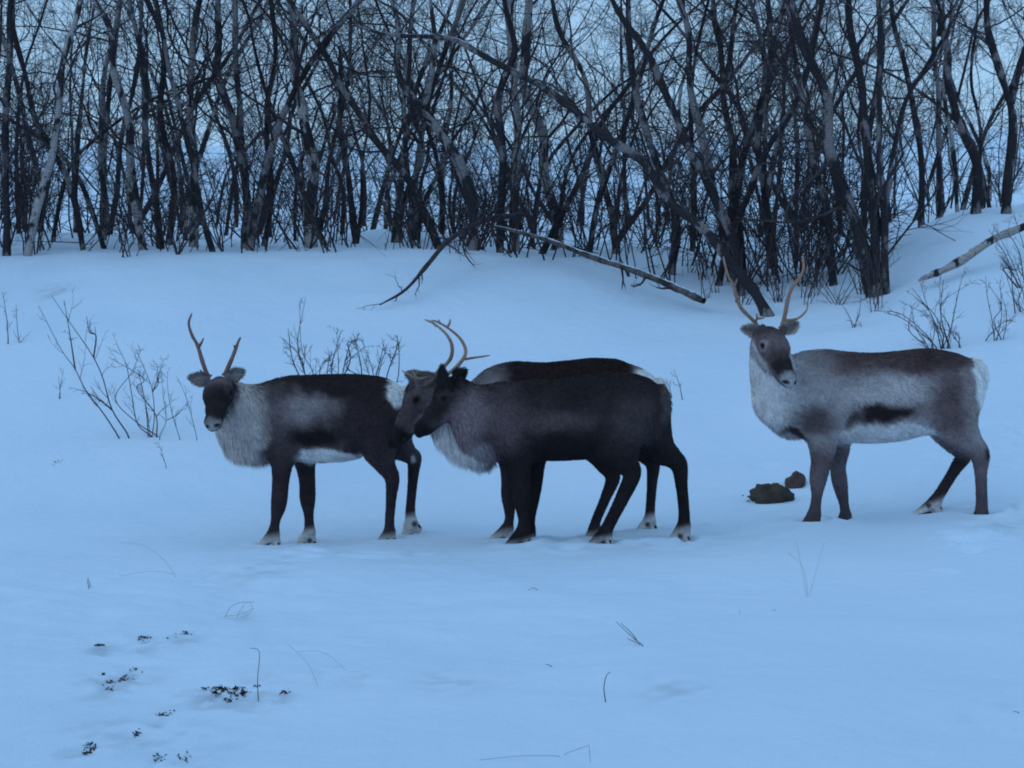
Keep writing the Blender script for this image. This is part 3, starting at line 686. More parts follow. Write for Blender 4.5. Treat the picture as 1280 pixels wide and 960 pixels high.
def col_grey(V, pc, qc, H, dist, d):
    p, q = jitter(V, pc, qc, 5); C = np.tile(np.array([.13, .105, .098]), (len(V), 1))
    C = mix(C, (.055, .042, .042), ell(p, q, 462, 528, 44, 50))
    C = mix(C, (.038, .028, .027), ell(p, q, 422, 472, 72, 24, .4))
    C = mix(C, (.34, .29, .27), ell(p, q, 375, 506, 42, 17, .6))
    C = mix(C, (.14, .115, .11), ell(p, q, 345, 520, 18, 40, .5) * .7)
    C = mix(C, (.57, .47, .405), ell(p, q, 290, 520, 46, 62, .25, -8))
    C = mix(C, (.10, .08, .075), ell(p, q, 352, 566, 26, 22, .4))
    C = mix(C, (.026, .020, .020), ell(p, q, 394, 545, 33, 12, .5))
    C = mix(C, (.64, .56, .50), ell(p, q, 412, 571, 42, 11.5, .2) * sstep(.03, .06, np.min([dist[f'leg{i}'] for i in range(4)], axis=0) + .045))
    C = mix(C, (.70, .64, .58), ell(p, q, 496, 488, 15, 18, .2))
    C = mix(C, (.70, .64, .58), sstep(.01, 0, dist['tail']))
    C = leg_colours(C, V, pc, qc, dist, d, (.050, .036, .036), 555, 590, (.55, .48, .42))
    C = mix(C, (.62, .55, .49), ell(pc, qc, 515, 574, 3, 5, .4) * (dist['leg3'] < .02))
    return head_colours(C, H, dist, (.045, .035, .034), (.022, .017, .017), (.33, .30, .285), (.014, .012, .013), (.06, .05, .05), (.14, .12, .115), None, (.10, .33), .34)
def col_behind(V, pc, qc, H, dist, d):
    p, q = jitter(V, pc, qc, 5); C = np.tile(np.array([.10, .08, .075]), (len(V), 1))
    C = mix(C, (.034, .021, .019), ell(p, q, 705, 462, 96, 36, .3))
    C = mix(C, (.27, .24, .23), ell(p, q, 606, 484, 26, 32, .5))
    C = mix(C, (.60, .53, .48), ell(p, q, 566, 552, 46, 34, .35))
    C = mix(C, (.66, .60, .54), ell(p, q, 816, 474, 27, 22, .3, 35)); C = mix(C, (.62, .54, .47), sstep(.012, 0, dist['tail']))
    C = leg_colours(C, V, pc, qc, dist, d, (.045, .033, .033), 545, 580, (.56, .49, .43))
    return head_colours(C, H, dist, (.13, .10, .092), (.07, .054, .05), (.020, .016, .016), (.010, .008, .008), (.075, .058, .055), (.16, .135, .13), (.26, .21, .20), (.12, .3), .265)
def col_young(V, pc, qc, H, dist, d):
    p, q = jitter(V, pc, qc, 5); C = np.tile(np.array([.046, .037, .037]), (len(V), 1))
    C = mix(C, (.036, .028, .027), ell(p, q, 740, 473, 100, 24, .5))
    C = mix(C, (.125, .095, .095), ell(p, q, 622, 520, 28, 34, .7)); C = mix(C, (.115, .085, .082), ell(p, q, 695, 523, 40, 11, .8))
    C = mix(C, (.25, .195, .19), ell(p, q, 583, 520, 20, 36, .6, 18)); C = mix(C, (.30, .26, .25), ell(p, q, 594, 563, 20, 16, .5))
    C = mix(C, (.085, .067, .066), ell(p, q, 788, 520, 26, 30, .7)); C = mix(C, (.024, .019, .019), ell(p, q, 705, 556, 50, 18, .5))
    C = mix(C, (.13, .105, .095), ell(p, q, 830, 500, 9, 26, .4) * .7)
    C = leg_colours(C, V, pc, qc, dist, d, (.022, .017, .018), 550, 590, (.50, .44, .40))
    return head_colours(C, H, dist, (.062, .049, .046), (.030, .023, .022), (.016, .013, .013), (.010, .008, .008), (.05, .04, .038), (.022, .017, .017), (.15, .118, .112), (.10, .33), .29)
def col_pale(V, pc, qc, H, dist, d):
    p, q = jitter(V, pc, qc, 5); C = np.tile(np.array([.42, .355, .33]), (len(V), 1))
    C = mix(C, (.10, .068, .062), ell(p, q, 1130, 448, 96, 22, .5)); C = mix(C, (.13, .095, .088), ell(p, q, 1050, 455, 52, 22, .7) * .8)
    C = mix(C, (.075, .05, .046), ell(p, q, 1180, 446, 36, 16, .5))
    st = sstep(.1, .6, np.sin(pc * .55 + 1.5 * vnoise(V * 9, 41))) * ell(p, q, 1100, 466, 60, 14, .5); C = mix(C, (.14, .10, .09), st * .6)
    C = mix(C, (.50, .43, .40), ell(p, q, 1096, 485, 62, 20, .6)); C = mix(C, (.16, .12, .112), ell(p, q, 1180, 505, 30, 46, .6)); C = mix(C, (.34, .285, .26), ell(p, q, 1206, 500, 14, 40, .5) * .8)
    C = mix(C, (.60, .54, .49), ell(p, q, 962, 480, 34, 62, .4)); C = mix(C, (.50, .44, .41), ell(p, q, 1005, 480, 30, 40, .7) * .7)
    C = mix(C, (.13, .105, .10), ell(p, q, 1012, 524, 24, 17, .7)); C = mix(C, (.06, .048, .046), ell(p, q, 990, 539, 14, 5, .4, 28))
    C = mix(C, (.032, .024, .023), ell(p, q, 1098, 515, 40, 11, .5, -6)); C = mix(C, (.06, .045, .04), ell(p, q, 1055, 526, 12, 6, .4, -50) * .8)
    C = mix(C, (.58, .52, .47), ell(p, q, 1105, 544, 68, 17, .2) * sstep(-.03, .02, dist['leg0']) * sstep(-.02, .02, dist['leg2']))
    C = mix(C, (.70, .63, .57), ell(p, q, 1224, 478, 15, 32, .25)); C = mix(C, (.68, .60, .54), sstep(.012, 0, dist['tail']))
    C = leg_colours(C, V, pc, qc, dist, d, (.17, .135, .13), 535, 575, (.58, .51, .45))
    for i in range(4): C = mix(C, (.05, .036, .035), sstep(.02, 0, dist[f'leg{i}']) * sstep(575, 640, qc) * (.7 if i < 3 else .0))
    C = mix(C, (.055, .038, .036), sstep(.02, 0, dist['leg3']) * sstep(566, 580, qc) * sstep(632, 622, qc + (pc - 1172) * .45))
    C = mix(C, (.04, .028, .027), sstep(.02, 0, dist['leg2']) * ell(pc, qc, 1230, 563, 9, 9, .5))
    return head_colours(C, H, dist, (.135, .10, .092), (.028, .021, .020), (.36, .34, .32), (.018, .015, .016), (.27, .22, .205), (.085, .062, .055), (.50, .43, .39), (.17, .33))
PAL = dict(grey=((.34, .30, .29), (.15, .125, .12), (.20, .17, .165)), behind=((.24, .20, .19), (.17, .14, .135), (.2, .17, .16)),
           young=((.030, .024, .024), (.018, .015, .015), (.028, .022, .022)), pale=((.26, .22, .21), (.45, .39, .37), (.5, .44, .41)))
for d, fn, sd in zip(DEER, (col_grey, col_behind, col_young, col_pale), (1, 2, 3, 4)):
    d['ear_col'] = PAL[d['key']][:2]; d['ear_rim'] = PAL[d['key']][2]
    build_deer(d, fn, sd)
#TREES
# ------------------------------------------------------------------ birch thicket
class Grower:
    """grows branches level by level; every level is one batch of equal-length paths"""
    def __init__(s, seed): s.r = np.random.default_rng(seed)
    def paths(s, p0, d0, L, nseg, wob, trop):
        N = len(p0); P = np.zeros((N, nseg + 1, 3)); P[:, 0] = p0; d = nrm(d0); step = (L / nseg)[:, None]
        bend = s.r.normal(0, wob * .45, (N, 3))
        for i in range(nseg):
            d = nrm(d + s.r.normal(0, wob, (N, 3)) + bend + np.array([0, 0, trop])); P[:, i + 1] = P[:, i] + d * step
        return P
    def children(s, P, R, per, tmin, tmax, ang, Lr, rr, nseg, wob, trop, lmin=0.05, rmin=.002, flat=False):
        N, n, _ = P.shape; idx = np.repeat(np.arange(N), per); M = len(idx)
        t = s.r.uniform(tmin, tmax, M) * (n - 1); i = np.minimum(t.astype(int), n - 2); f = (t - i)[:, None]
        p = P[idx, i] * (1 - f) + P[idx, i + 1] * f; tan = nrm(P[idx, i + 1] - P[idx, i])
        rp = R[idx, i] * (1 - f[:, 0]) + R[idx, i + 1] * f[:, 0]
        len_par = np.linalg.norm(P[:, -1] - P[:, 0], axis=1)[idx]
        perp = nrm(np.cross(tan, s.r.normal(size=(M, 3)))); a = np.radians(s.r.uniform(*ang, M))[:, None]
        d = tan * np.cos(a) + perp * np.sin(a)
        L = np.maximum(len_par * s.r.uniform(*Lr, M) * (1.15 - .55 * t / (n - 1)), lmin)
        r0 = np.maximum(rp * s.r.uniform(*rr, M), rmin); C = s.paths(p, d, L, nseg, wob, trop)
        tt = np.linspace(0, 1, nseg + 1)[None]; Rr = np.maximum(r0[:, None] * (1 - .72 * tt), .0010)
        return C, Rr

def trunk_mesh(path, rad, seed, k=9):
    """bark with knots and uneven girth"""
    r = np.random.default_rng(seed); n = len(path)
    wob = 1 + .16 * vnoise(np.stack([np.arange(n) * .55, np.full(n, seed * 1.7), np.zeros(n)], -1), 3)
    V, Q = batch_tubes(path[None], (rad * wob)[None], k)
    V = V + 0.2 * np.repeat(rad, k)[:, None] * vnoise(V * 7 + seed, 4)[:, None] * nrm(V - np.repeat(path, k, 0))
    return V, Q

def crown_geo(g, path, rad, limbs, dens, start, trop=.05, twig=1.0):
    out = []
    P0, R0 = path[None], rad[None]
    P1, R1 = g.children(P0, R0, limbs, start, .98, (28, 70), (.20, .42), (.20, .40), 8, .21, trop + .04, .4, .005)
    P2, R2 = g.children(P1, R1, max(3, int(4 * dens)), .12, 1, (25, 65), (.32, .62), (.45, .62), 6, .25, trop, .25, .0034)
    P3, R3 = g.children(P2, R2, max(2, int(4 * dens)), .1, 1, (22, 65), (.35, .68), (.5, .7), 5, .27, trop * .6, .2, .0023)
    P4, R4 = g.children(P3, R3, max(2, int(2.0 * dens)), .15, 1, (22, 60), (.45, .8), (.6, .85), 3, .26, 0, .14, .0017)
    P5, R5 = g.children(P0, R0, int(7 * dens), max(start * .5, .05), .95, (40, 95), (.08, .18), (.10, .2), 5, .2, .02, .3, .0034)
    P6, R6 = g.children(P5, R5, 4, .1, 1, (25, 65), (.35, .7), (.5, .7), 4, .2, .0, .15, .0022)
    return [(P1, R1, 5), (P5, R5, 4), (P2, R2, 4), (P3, R3, 3), (P6, R6, 3), (P4, R4, 3)]

BIRCH_GROUP = 'birches of the thicket'
tree_n = [0]
def birch(name, label, stems, base_y, bark, limbs=11, dens=1.05, start=.3, twig_r=1.0, group=BIRCH_GROUP, grow_up=1.5, lean=None, seed=None, snow_base=True, crown=True):
    """stems: list of (pixel path from the foot upwards, width in pixels at foot, width at the end); depth base_y (+ optional drift per stem)"""
    tree_n[0] += 1; seed = seed or 100 + tree_n[0]; g = Grower(seed)
    root = None
    for si, st in enumerate(stems):
        pts, w0, w1 = st[:3]; w0, w1 = w0 * .86, w1 * .8; drift = st[3] if len(st) > 3 else 0.0
        m = base_y / F; n = len(pts)
        W = np.array([px(p, q, base_y + drift * i / max(n - 1, 1)) for i, (p, q) in enumerate(pts)])
        if si == 0:
            gz = float(ground(W[0, 0], W[0, 1])); base = np.array([W[0, 0], W[0, 1], gz])
            root = link(name, None, loc=base); root.empty_display_size = .3; tag(root, label, 'tree', group)
        if snow_base and (si == 0 or (len(st) > 4 and st[4])):
            gz = float(ground(W[0, 0], W[0, 1])); dd = W[0] - W[1]
            if W[0, 2] - gz > .25: W = np.vstack([[W[0, 0] + dd[0] * .05, W[0, 1], gz - .12], W])
            else: W[0] = [W[0, 0], W[0, 1], gz]; W = np.vstack([W[0] + nrm(W[0] - W[1]) * .3, W])
        top = nrm(W[-1] - W[-2]); L = np.linalg.norm(np.diff(W, axis=0), axis=1).sum()
        if grow_up > 0:
            W = np.vstack([W, W[-1] + top * grow_up * .5 + [0, 0, grow_up * .08], W[-1] + top * grow_up + [0, 0, grow_up * .2] + g.r.normal(0, .08, 3)])
        npt = max(14, int(len(W) * 4.5)); path = spline(W, npt)
        arc = np.concatenate([[0], np.cumsum(np.linalg.norm(np.diff(path, axis=0), axis=1))])
        path[1:-1] += .62 * w0 * m * np.minimum(arc / .8, 1)[1:-1, None] * np.stack([vnoise(np.stack([arc * 1.7, np.full(npt, seed + si * 7.1 + c * 3.3), np.zeros(npt)], -1), 6) for c in range(3)], -1)[1:-1] * np.array([.8, 1.6, 0])
        tt = np.linspace(0, 1, npt); vis = L / (L + grow_up); rad = .5 * m * np.where(tt < vis, w0 + (w1 - w0) * tt / vis, w1 * np.maximum(1 - .85 * (tt - vis) / max(1 - vis, 1e-3), .1))
        if si == 0 and snow_base: rad = rad * (1 + .35 * np.exp(-tt * 22))
        V, Q = trunk_mesh(path, rad, seed + si)
        link('trunk' if si == 0 else 'limb', raw_mesh('trunk', V - base, Q), root, bark)
        if crown:
            mb = MB()
            nl = limbs if si == 0 else max(4, int(limbs * .6))
            for (P, R_, k) in crown_geo(g, path, rad, nl, dens, start if si == 0 else .15): mb.add(*batch_tubes(P, R_ * twig_r, k))
            link('crown', mb.mesh('crown', base), root, M_twig)
    return root

# ---- trees one can single out in the photograph
birch('birch_tree', 'straight dark birch at the far end of the thicket edge, beside the curved pale trunk', [([(8, 320), (9, 240), (8, 150), (14, 60), (15, 0)], 13, 10)], 20.9, M_dark)
birch('birch_tree', 'curved pale birch trunk with black patches, leaning over an outlying foot', [([(34, 317), (50, 241), (66, 188), (76, 135), (85, 64), (103, 0)], 13, 9)], 20.9, M_pale)
birch('birch_tree', 'dark slanting birch crossing behind the curved pale trunk', [([(103, 312), (85, 234), (52, 160), (28, 90), (18, 0)], 11, 8)], 21.4, M_dark)
birch('birch_tree', 'pale grey birch trunk darkening upward, bare low down', [([(177, 305), (163, 230), (152, 124), (136, 46), (117, 0)], 15, 10)], 21.8, M_pale)
birch('birch_tree', 'thin dark birch slanting across the black and white trunk', [([(266, 312), (250, 255), (233, 165), (209, 64), (184, 5)], 10, 7)], 21.3, M_dark)
birch('birch_tree', 'upright birch trunk banded in black and white', [([(243, 285), (244, 177), (244, 89), (250, 0)], 14, 11)], 23.2, M_pale)
birch('birch_tree', 'brownish pale birch with a second upright stem', [([(306, 296), (301, 212), (283, 117), (271, 35), (269, 0)], 15, 10), ([(302, 205), (301, 159), (295, 53), (294, 0)], 10, 8)], 22.6, M_mid)
birch('birch_tree', 'thick pale birch trunk standing beside the long dark leaning one', [([(388, 303), (386, 212), (377, 124), (368, 53), (363, 0)], 20, 13)], 22.0, M_pale)
birch('birch_tree', 'long dark birch leaning diagonally, forking from the thick pale trunk\'s top', [([(548, 310), (527, 267), (507, 225), (482, 187), (452, 142), (411, 83), (375, 25), (350, -20)], 13, 9, .6)], 21.2, M_dark, start=.25)
birch('birch_tree', 'dark birch with a two-pronged fork and snow clinging to its foot', [([(590, 313), (586, 267), (573, 217), (548, 162), (523, 129), (500, 79), (492, 0)], 17, 11), ([(525, 131), (533, 122), (542, 62), (536, 0)], 12, 8)], 21.1, M_mid)
birch('birch_tree', 'long arching birch bowed low over the thicket, its foot in open snow', [([(960, 389), (945, 366), (927, 344), (890, 294), (844, 252), (800, 205), (761, 175), (727, 142), (682, 108), (640, 85), (598, 62), (560, 46), (500, 44)], 19, 7, 1.0)], 18.4, M_dark, limbs=14, start=.22, grow_up=.6)
birch('birch_tree', 'dark birch slanting back beside the arching one', [([(925, 340), (917, 293), (890, 230), (862, 183), (830, 119), (807, 69), (780, 20), (765, -10)], 15, 10)], 19.6, M_dark)
birch('birch_tree', 'greyish birch in the densest tangle of stems', [([(915, 335), (899, 257), (878, 174), (860, 92), (855, 27), (850, -10)], 14, 10)], 20.4, M_mid)
birch('birch_tree', 'black-barked birch with a narrow top fork in the densest tangle', [([(930, 330), (917, 206), (908, 137), (906, 60), (890, 0)], 14, 9), ([(908, 100), (916, 50), (922, 0)], 9, 7)], 20.8, M_dark)
birch('birch_tree', 'big dark multi-stemmed birch clump standing forward in the snow', [([(1090, 370), (1078, 300), (1050, 206), (1032, 137), (1009, 60), (993, 0)], 22, 13),
      ([(1098, 370), (1093, 275), (1078, 183), (1069, 92), (1055, 0)], 18, 11, .2, True), ([(1108, 370), (1106, 280), (1101, 206), (1103, 46), (1100, 0)], 13, 8, -.1, True),
      ([(1106, 290), (1108, 257), (1119, 183), (1137, 115), (1172, 69), (1190, 20)], 10, 6, .3)], 18.7, M_dark, limbs=12)
birch('birch_tree', 'dark birch with an elbow bend on top of the snow mound', [([(1220, 268), (1226, 215), (1222, 190), (1202, 147), (1179, 69), (1160, 0)], 17, 11), ([(1172, 45), (1178, 20), (1172, 0)], 8, 6), ([(1176, 30), (1192, 8), (1204, -10)], 6, 4)], 21.6, M_dark, limbs=6, dens=.8, start=.5)
birch('birch_tree', 'dark forked birch at the outer end of the snow mound', [([(1257, 268), (1257, 229), (1266, 147), (1252, 82), (1234, 0)], 17, 11), ([(1264, 130), (1276, 75), (1292, 30)], 12, 8)], 21.4, M_dark, limbs=9, start=.45)
birch('birch_tree', 'slim dark birch on the mound beside the big clump', [([(1151, 268), (1150, 210), (1142, 128), (1128, 75), (1115, 30), (1112, 0)], 11, 8), ([(1138, 112), (1160, 80), (1184, 40), (1204, 0)], 8, 6)], 22.2, M_dark, limbs=7, start=.45)
birch('birch_tree', 'thin straight birch with pale flecks on the mound', [([(1176, 266), (1173, 180), (1172, 90), (1168, 0)], 10, 7)], 22.8, M_mid, limbs=7, start=.5)
birch('birch_tree', 'thin birch with peeling pale bark low on the mound', [([(1196, 266), (1190, 200), (1182, 137), (1180, 60)], 9, 6)], 22.5, M_pale, limbs=6, start=.5)
birch('birch_tree', 'thin crooked birch with a broken side spur, alone against the sky', [([(1228, 266), (1222, 150), (1217, 110), (1215, 65), (1217, 40), (1222, 0)], 6, 4)], 22.0, M_dark, limbs=5, dens=.7, start=.5)
birch('birch_tree', 'dark crooked birch with an S-shaped upper stem', [([(625, 314), (627, 250), (627, 187), (619, 125), (632, 85), (640, 55), (627, 0)], 13, 10)], 21.3, M_dark)
birch('birch_tree', 'upright birch half pale and half black', [([(646, 296), (648, 220), (648, 167), (646, 83), (640, 0)], 15, 11)], 22.6, M_pale)
birch('birch_tree', 'stout pale birch deep behind the arching one', [([(700, 296), (690, 230), (673, 167), (660, 90), (657, 0)], 19, 12)], 24.0, M_pale)
birch('birch_tree', 'slim dark birch with a snapped-off top prong', [([(444, 296), (438, 230), (430, 167), (427, 100), (424, 58)], 12, 5)], 23.0, M_dark, grow_up=0, start=.5)
birch('birch_tree', 'pale stem leaning behind the two-pronged birch', [([(500, 305), (508, 250), (530, 185), (512, 125), (514, 60), (520, 0)], 11, 7)], 23.5, M_mid)
birch('birch_tree', 'short thick dark trunk low in the tangle beside the clump', [([(1043, 342), (1040, 300), (1030, 250), (1012, 200), (1000, 120), (985, 40)], 16, 8)], 19.6, M_dark)
birch('birch_tree', 'smooth dark birch rising through the middle of the tangle', [([(968, 330), (962, 250), (950, 170), (965, 100), (962, 0)], 12, 8)], 20.6, M_dark)
birch('birch_tree', 'dark birch curving outward over the trough in the snow', [([(840, 335), (846, 280), (818, 190), (800, 120), (790, 60), (786, 0)], 13, 9)], 20.6, M_dark)
birch('birch_tree', 'grey birch sweeping up from behind the fallen log', [([(770, 318), (762, 250), (745, 180), (730, 100), (700, 40), (690, 0)], 12, 8)], 22.2, M_mid)
birch('birch_tree', 'slender dark birch leaning toward the arching one', [([(735, 316), (745, 250), (770, 185), (800, 110), (815, 40), (828, 0)], 10, 7)], 21.6, M_dark)
birch('birch_tree', 'dark birch bending above the densest tangle toward the clump', [([(900, 332), (925, 270), (960, 190), (1000, 110), (1020, 40), (1030, 0)], 11, 8)], 20.2, M_dark)
birch('birch_tree', 'thin dark birch close behind the brownish two-stemmed one', [([(330, 303), (338, 230), (332, 150), (345, 80), (338, 0)], 9, 7)], 23.4, M_dark)
birch('birch_tree', 'dark birch between the bare pale trunk and the banded one', [([(210, 298), (214, 220), (200, 150), (205, 80), (192, 0)], 11, 8)], 23.6, M_dark)
birch('birch_tree', 'grey birch rising behind the dark slanting one', [([(128, 300), (130, 230), (124, 150), (138, 70), (150, 0)], 12, 8)], 23.0, M_mid)

# ---- the rest of the thicket: copies of a few grown trees, each its own tree
def grown_tree(seed, h, r0, limbs, dens, lean, bark):
    g = Grower(seed); n = 22
    d = np.array([lean * math.cos(seed), lean * math.sin(seed * 1.3) * .5, 1.0])
    W = np.vstack([[0, 0, -.15], g.paths(np.zeros((1, 3)), d[None], np.array([h]), 9, .15, .06)[0]])
    path = spline(W, n); tt = np.linspace(0, 1, n); rad = r0 * (1 - .8 * tt) * (1 + .4 * np.exp(-tt * 20))
    V, Q = trunk_mesh(path, rad, seed, 7); mb = MB()
    for (P, R_, k) in crown_geo(g, path, rad, limbs, dens, .22): mb.add(*batch_tubes(P, R_, k))
    tm = raw_mesh('trunk', V, Q); tm.materials.append(bark); cm = mb.mesh('crown'); cm.materials.append(M_twig)
    return tm, cm
protos = [grown_tree(300 + i, h, r * .58, 12, 1.05, ln, bk) for i, (h, r, ln, bk) in enumerate([
    (5.6, .070, .16, M_dark), (6.2, .085, .10, M_mid), (5.0, .058, .26, M_dark), (6.6, .09, .06, M_pale), (5.8, .065, .32, M_dark),
    (5.2, .06, .14, M_mid), (6.0, .075, .22, M_dark), (4.6, .05, .18, M_dark), (6.4, .08, .12, M_mid)])]
r3 = np.random.default_rng(5); spots = []
def far_enough(x, y, dmin): return all((x - a) ** 2 + ((y - b) * .6) ** 2 > dmin * dmin for a, b in spots)
tries = 0
while len(spots) < 125 and tries < 9000:
    tries += 1
    Y = 21.8 + 24 * r3.random() ** 1.5; u = r3.uniform(-.325, .325); X = u * Y
    dens_u = .6 if u > .195 else (1.0 if u < .17 else .8)
    if r3.random() > dens_u or (u > .19 and Y < 24): continue
    if not far_enough(X, Y, .42): continue
    spots.append((X, Y)); k = int(r3.integers(len(protos))); tm, cm = protos[k]
    root = link('birch_tree', None, loc=(X, Y, float(ground(X, Y)))); root.empty_display_size = .3
    root.rotation_euler = (r3.normal(0, .05), r3.normal(0, .05), r3.uniform(0, 6.28)); sc = r3.uniform(.85, 1.15); root.scale = (sc, sc, sc * r3.uniform(.95, 1.1))
    kind_ = ('dark-barked', 'grey-barked', 'dark crooked', 'pale-barked', 'dark slanting', 'grey thin', 'dark slender', 'dark low', 'tall grey')[k]
    tag(root, f'{kind_} bare birch among the many standing deep in the thicket', 'tree', 'birches deep in the thicket')
    link('trunk', tm, root); link('crown', cm, root)

# ---- saplings and low brush at the foot of the thicket
def grown_sapling(seed, h, stems):
    g = Grower(seed); mb = MB(); tr = MB()
    d = nrm(np.stack([g.r.normal(0, .28, stems), g.r.normal(0, .28, stems), np.ones(stems)], -1))
    P = g.paths(np.stack([g.r.normal(0, .05, stems), g.r.normal(0, .05, stems), np.full(stems, -.08)], -1), d, h * g.r.uniform(.6, 1.05, stems), 9, .09, .03)
    R_ = np.repeat((.006 + .007 * g.r.random(stems))[:, None], 10, 1) * (1 - .72 * np.linspace(0, 1, 10))[None]
    tr.add(*batch_tubes(P, R_, 5))
    P2, R2 = g.children(P, R_, 9, .15, 1, (22, 60), (.18, .38), (.5, .7), 5, .18, .04, .15, .0038)
    P3, R3 = g.children(P2, R2, 4, .15, 1, (22, 60), (.35, .65), (.6, .8), 3, .2, .02, .1, .0030)
    mb.add(*batch_tubes(P2, R2, 3)); mb.add(*batch_tubes(P3, R3, 3))
    a = tr.mesh('stem'); a.materials.append(M_twig); b = mb.mesh('twigs'); b.materials.append(M_twig); return a, b
sap = [grown_sapling(400 + i, h, n) for i, (h, n) in enumerate([(2.6, 2), (2.0, 3), (1.6, 4), (3.0, 1), (2.3, 3), (1.3, 5)])]
cnt = 0
while cnt < 185:
    Y = 20.6 + 11 * r3.random() ** 1.6; u = r3.uniform(-.31, .31); X = u * Y
    if u > .19: 
        if Y < 22.3 or r3.random() > .7: continue
    if .04 < u < .19 and r3.random() < .5: Y = r3.uniform(19.6, 22.5); X = u * Y
    root = link('sapling', None, loc=(X, Y, float(ground(X, Y)))); root.empty_display_size = .1; root.rotation_euler = (r3.normal(0, .1), r3.normal(0, .1), r3.uniform(0, 6.28)); sc = r3.uniform(.8, 1.25); root.scale = (sc,) * 3
    k = int(r3.integers(len(sap))); a, b = sap[k]; kind_ = ('twin-stemmed', 'three-stemmed', 'four-stemmed', 'single-stemmed tall', 'loose three-stemmed', 'low many-stemmed')[k]
    tag(root, f'{kind_} leafless sapling sprouting between the birch trunks', 'sapling', 'saplings between the birches')
    link('stem', a, root); tag(link('twigs', b, root), kind='stuff'); cnt += 1

# ---- fallen wood
def wood(name, label, cat, pts, w, bark, twigs=0, seed=1, group=None, knots=0):
    g = Grower(seed); W = np.array([px(p, q, Y) for p, q, Y in pts]); n = len(W) * 6; path = spline(W, n); m = W[:, 1].mean() / F
    rad = .5 * m * np.interp(np.linspace(0, 1, n), np.linspace(0, 1, len(w)), w)
    base = path[0].copy(); base[2] = float(ground(base[0], base[1])) if abs(path[0][2] - ground(base[0], base[1])) < 1 else base[2]
    root = link(name, None, loc=base); tag(root, label, cat, group)
    V, Q = trunk_mesh(path, rad, seed, 8); link('stem', raw_mesh('stem', V - base, Q), root, bark)
    if twigs:
        P1, R1 = g.children(path[None], rad[None], twigs, .15, 1, (30, 75), (.08, .2), (.35, .55), 5, .2, .0, .1, .004)
        P2, R2 = g.children(P1, R1, 3, .2, 1, (25, 60), (.35, .7), (.5, .7), 4, .2, 0, .06, .003)
        mb = MB(); mb.add(*batch_tubes(P1, R1, 4)); mb.add(*batch_tubes(P2, R2, 3)); tag(link('twigs', mb.mesh('twigs', base), root, M_twig), kind='stuff')
    return root
ga = lambda p, q: tuple(ground_at(p, q))
wood('fallen_trunk', 'fallen birch trunk sloping down into the snow, snow lying along its top', 'log', [(618, 283, 20.8), (640, 288, 20.6), (690, 302, 20.2), (740, 321, 19.7), (800, 341, 19.2), (850, 362, 18.8), (880, 376, 18.6)], [3, 5, 7, 8, 9, 9, 8], M_log, 5, 71)
wood('fallen_trunk', 'white fallen birch trunk with a black scar, resting on the snow mound', 'log', [(1148, 351, 18.4), (1160, 345, 18.4), (1180, 337, 18.45), (1202, 325, 18.5), (1238, 301, 18.6), (1285, 281, 18.7), (1340, 262, 18.8)], [2.5, 7, 10, 11, 10, 9.5, 8], M_log2, 0, 72)
wood('drooping_branch', 'crooked dark branch drooping from the thicket over the open snow', 'branch', [(655, 268, 20.4), (630, 271, 20.2), (607, 275, 20.0), (580, 288, 19.7), (557, 304, 19.4), (536, 329, 19.0), (507, 362, 18.5), (475, 381, 18.2)], [8, 8, 7.5, 7, 6, 5, 3.6, 1.8], M_twig, 16, 73)

# ---- shrubs standing in the open snow
def shrub(label, stems, Y, w=3.0, twigs=6, seed=1, group=None, name='shrub', sub=3):
    if seed in (82, 87, 89, 90, 92):                       # thinner stems beside the main ones
        rj = np.random.default_rng(seed); stems = stems + [[(p + rj.normal(0, 5) + k_ * rj.normal(0, 5), q if k_ == 0 else q + rj.normal(0, 6) + k_ * 3) for k_, (p, q) in enumerate(st)] for st in stems]
    g = Grower(seed); m = Y / F; root = None; k = 0
    for st in stems:
        W = np.array([px(p, q, Y + g.r.normal(0, .03) * i) for i, (p, q) in enumerate(st)])
        if root is None:
            base = np.array([W[0, 0], W[0, 1], float(ground(W[0, 0], W[0, 1]))]); root = link(name, None, loc=base); tag(root, label, 'shrub', group)
        if W[0, 2] - float(ground(W[0, 0], W[0, 1])) < .12: W = np.vstack([W[0] - [0, 0, .10], W])
        n = len(W) * 4; path = spline(W, n); rad = .5 * m * w * .72 * (1 - .72 * np.linspace(0, 1, n)) * g.r.uniform(.75, 1.1)
        V, Q = batch_tubes(path[None], rad[None], 6); link('stem', raw_mesh('stem', V - base, Q), root, M_shrub)
        P1, R1 = g.children(path[None], rad[None], twigs, .3, 1, (20, 55), (.10, .28), (.45, .7), 5, .12, .08, .06, .0017)
        P2, R2 = g.children(P1, R1, sub, .2, 1, (20, 55), (.3, .55), (.6, .8), 3, .15, .03, .03, .0012)
        mb = MB(); mb.add(*batch_tubes(P1, R1, 4)); mb.add(*batch_tubes(P2, R2, 3)); tag(link('twigs', mb.mesh('twigs', base), root, M_shrub), kind='stuff')
    return root
def yb(p, q): return float(ground_at(p, q)[1])
shrub('leaning leafless shrub of long bare stems, the biggest in the open snow', [[(150, 550), (128, 515), (108, 489), (93, 460), (76, 436), (48, 382)], [(94, 462), (90, 435), (87, 416), (80, 375)], [(160, 544), (140, 512), (128, 471), (114, 442), (90, 407), (64, 369)], [(140, 512), (122, 498), (108, 490)], [(117, 447), (120, 420), (112, 415), (108, 395)]], yb(152, 549), 3.4, 6, 81)
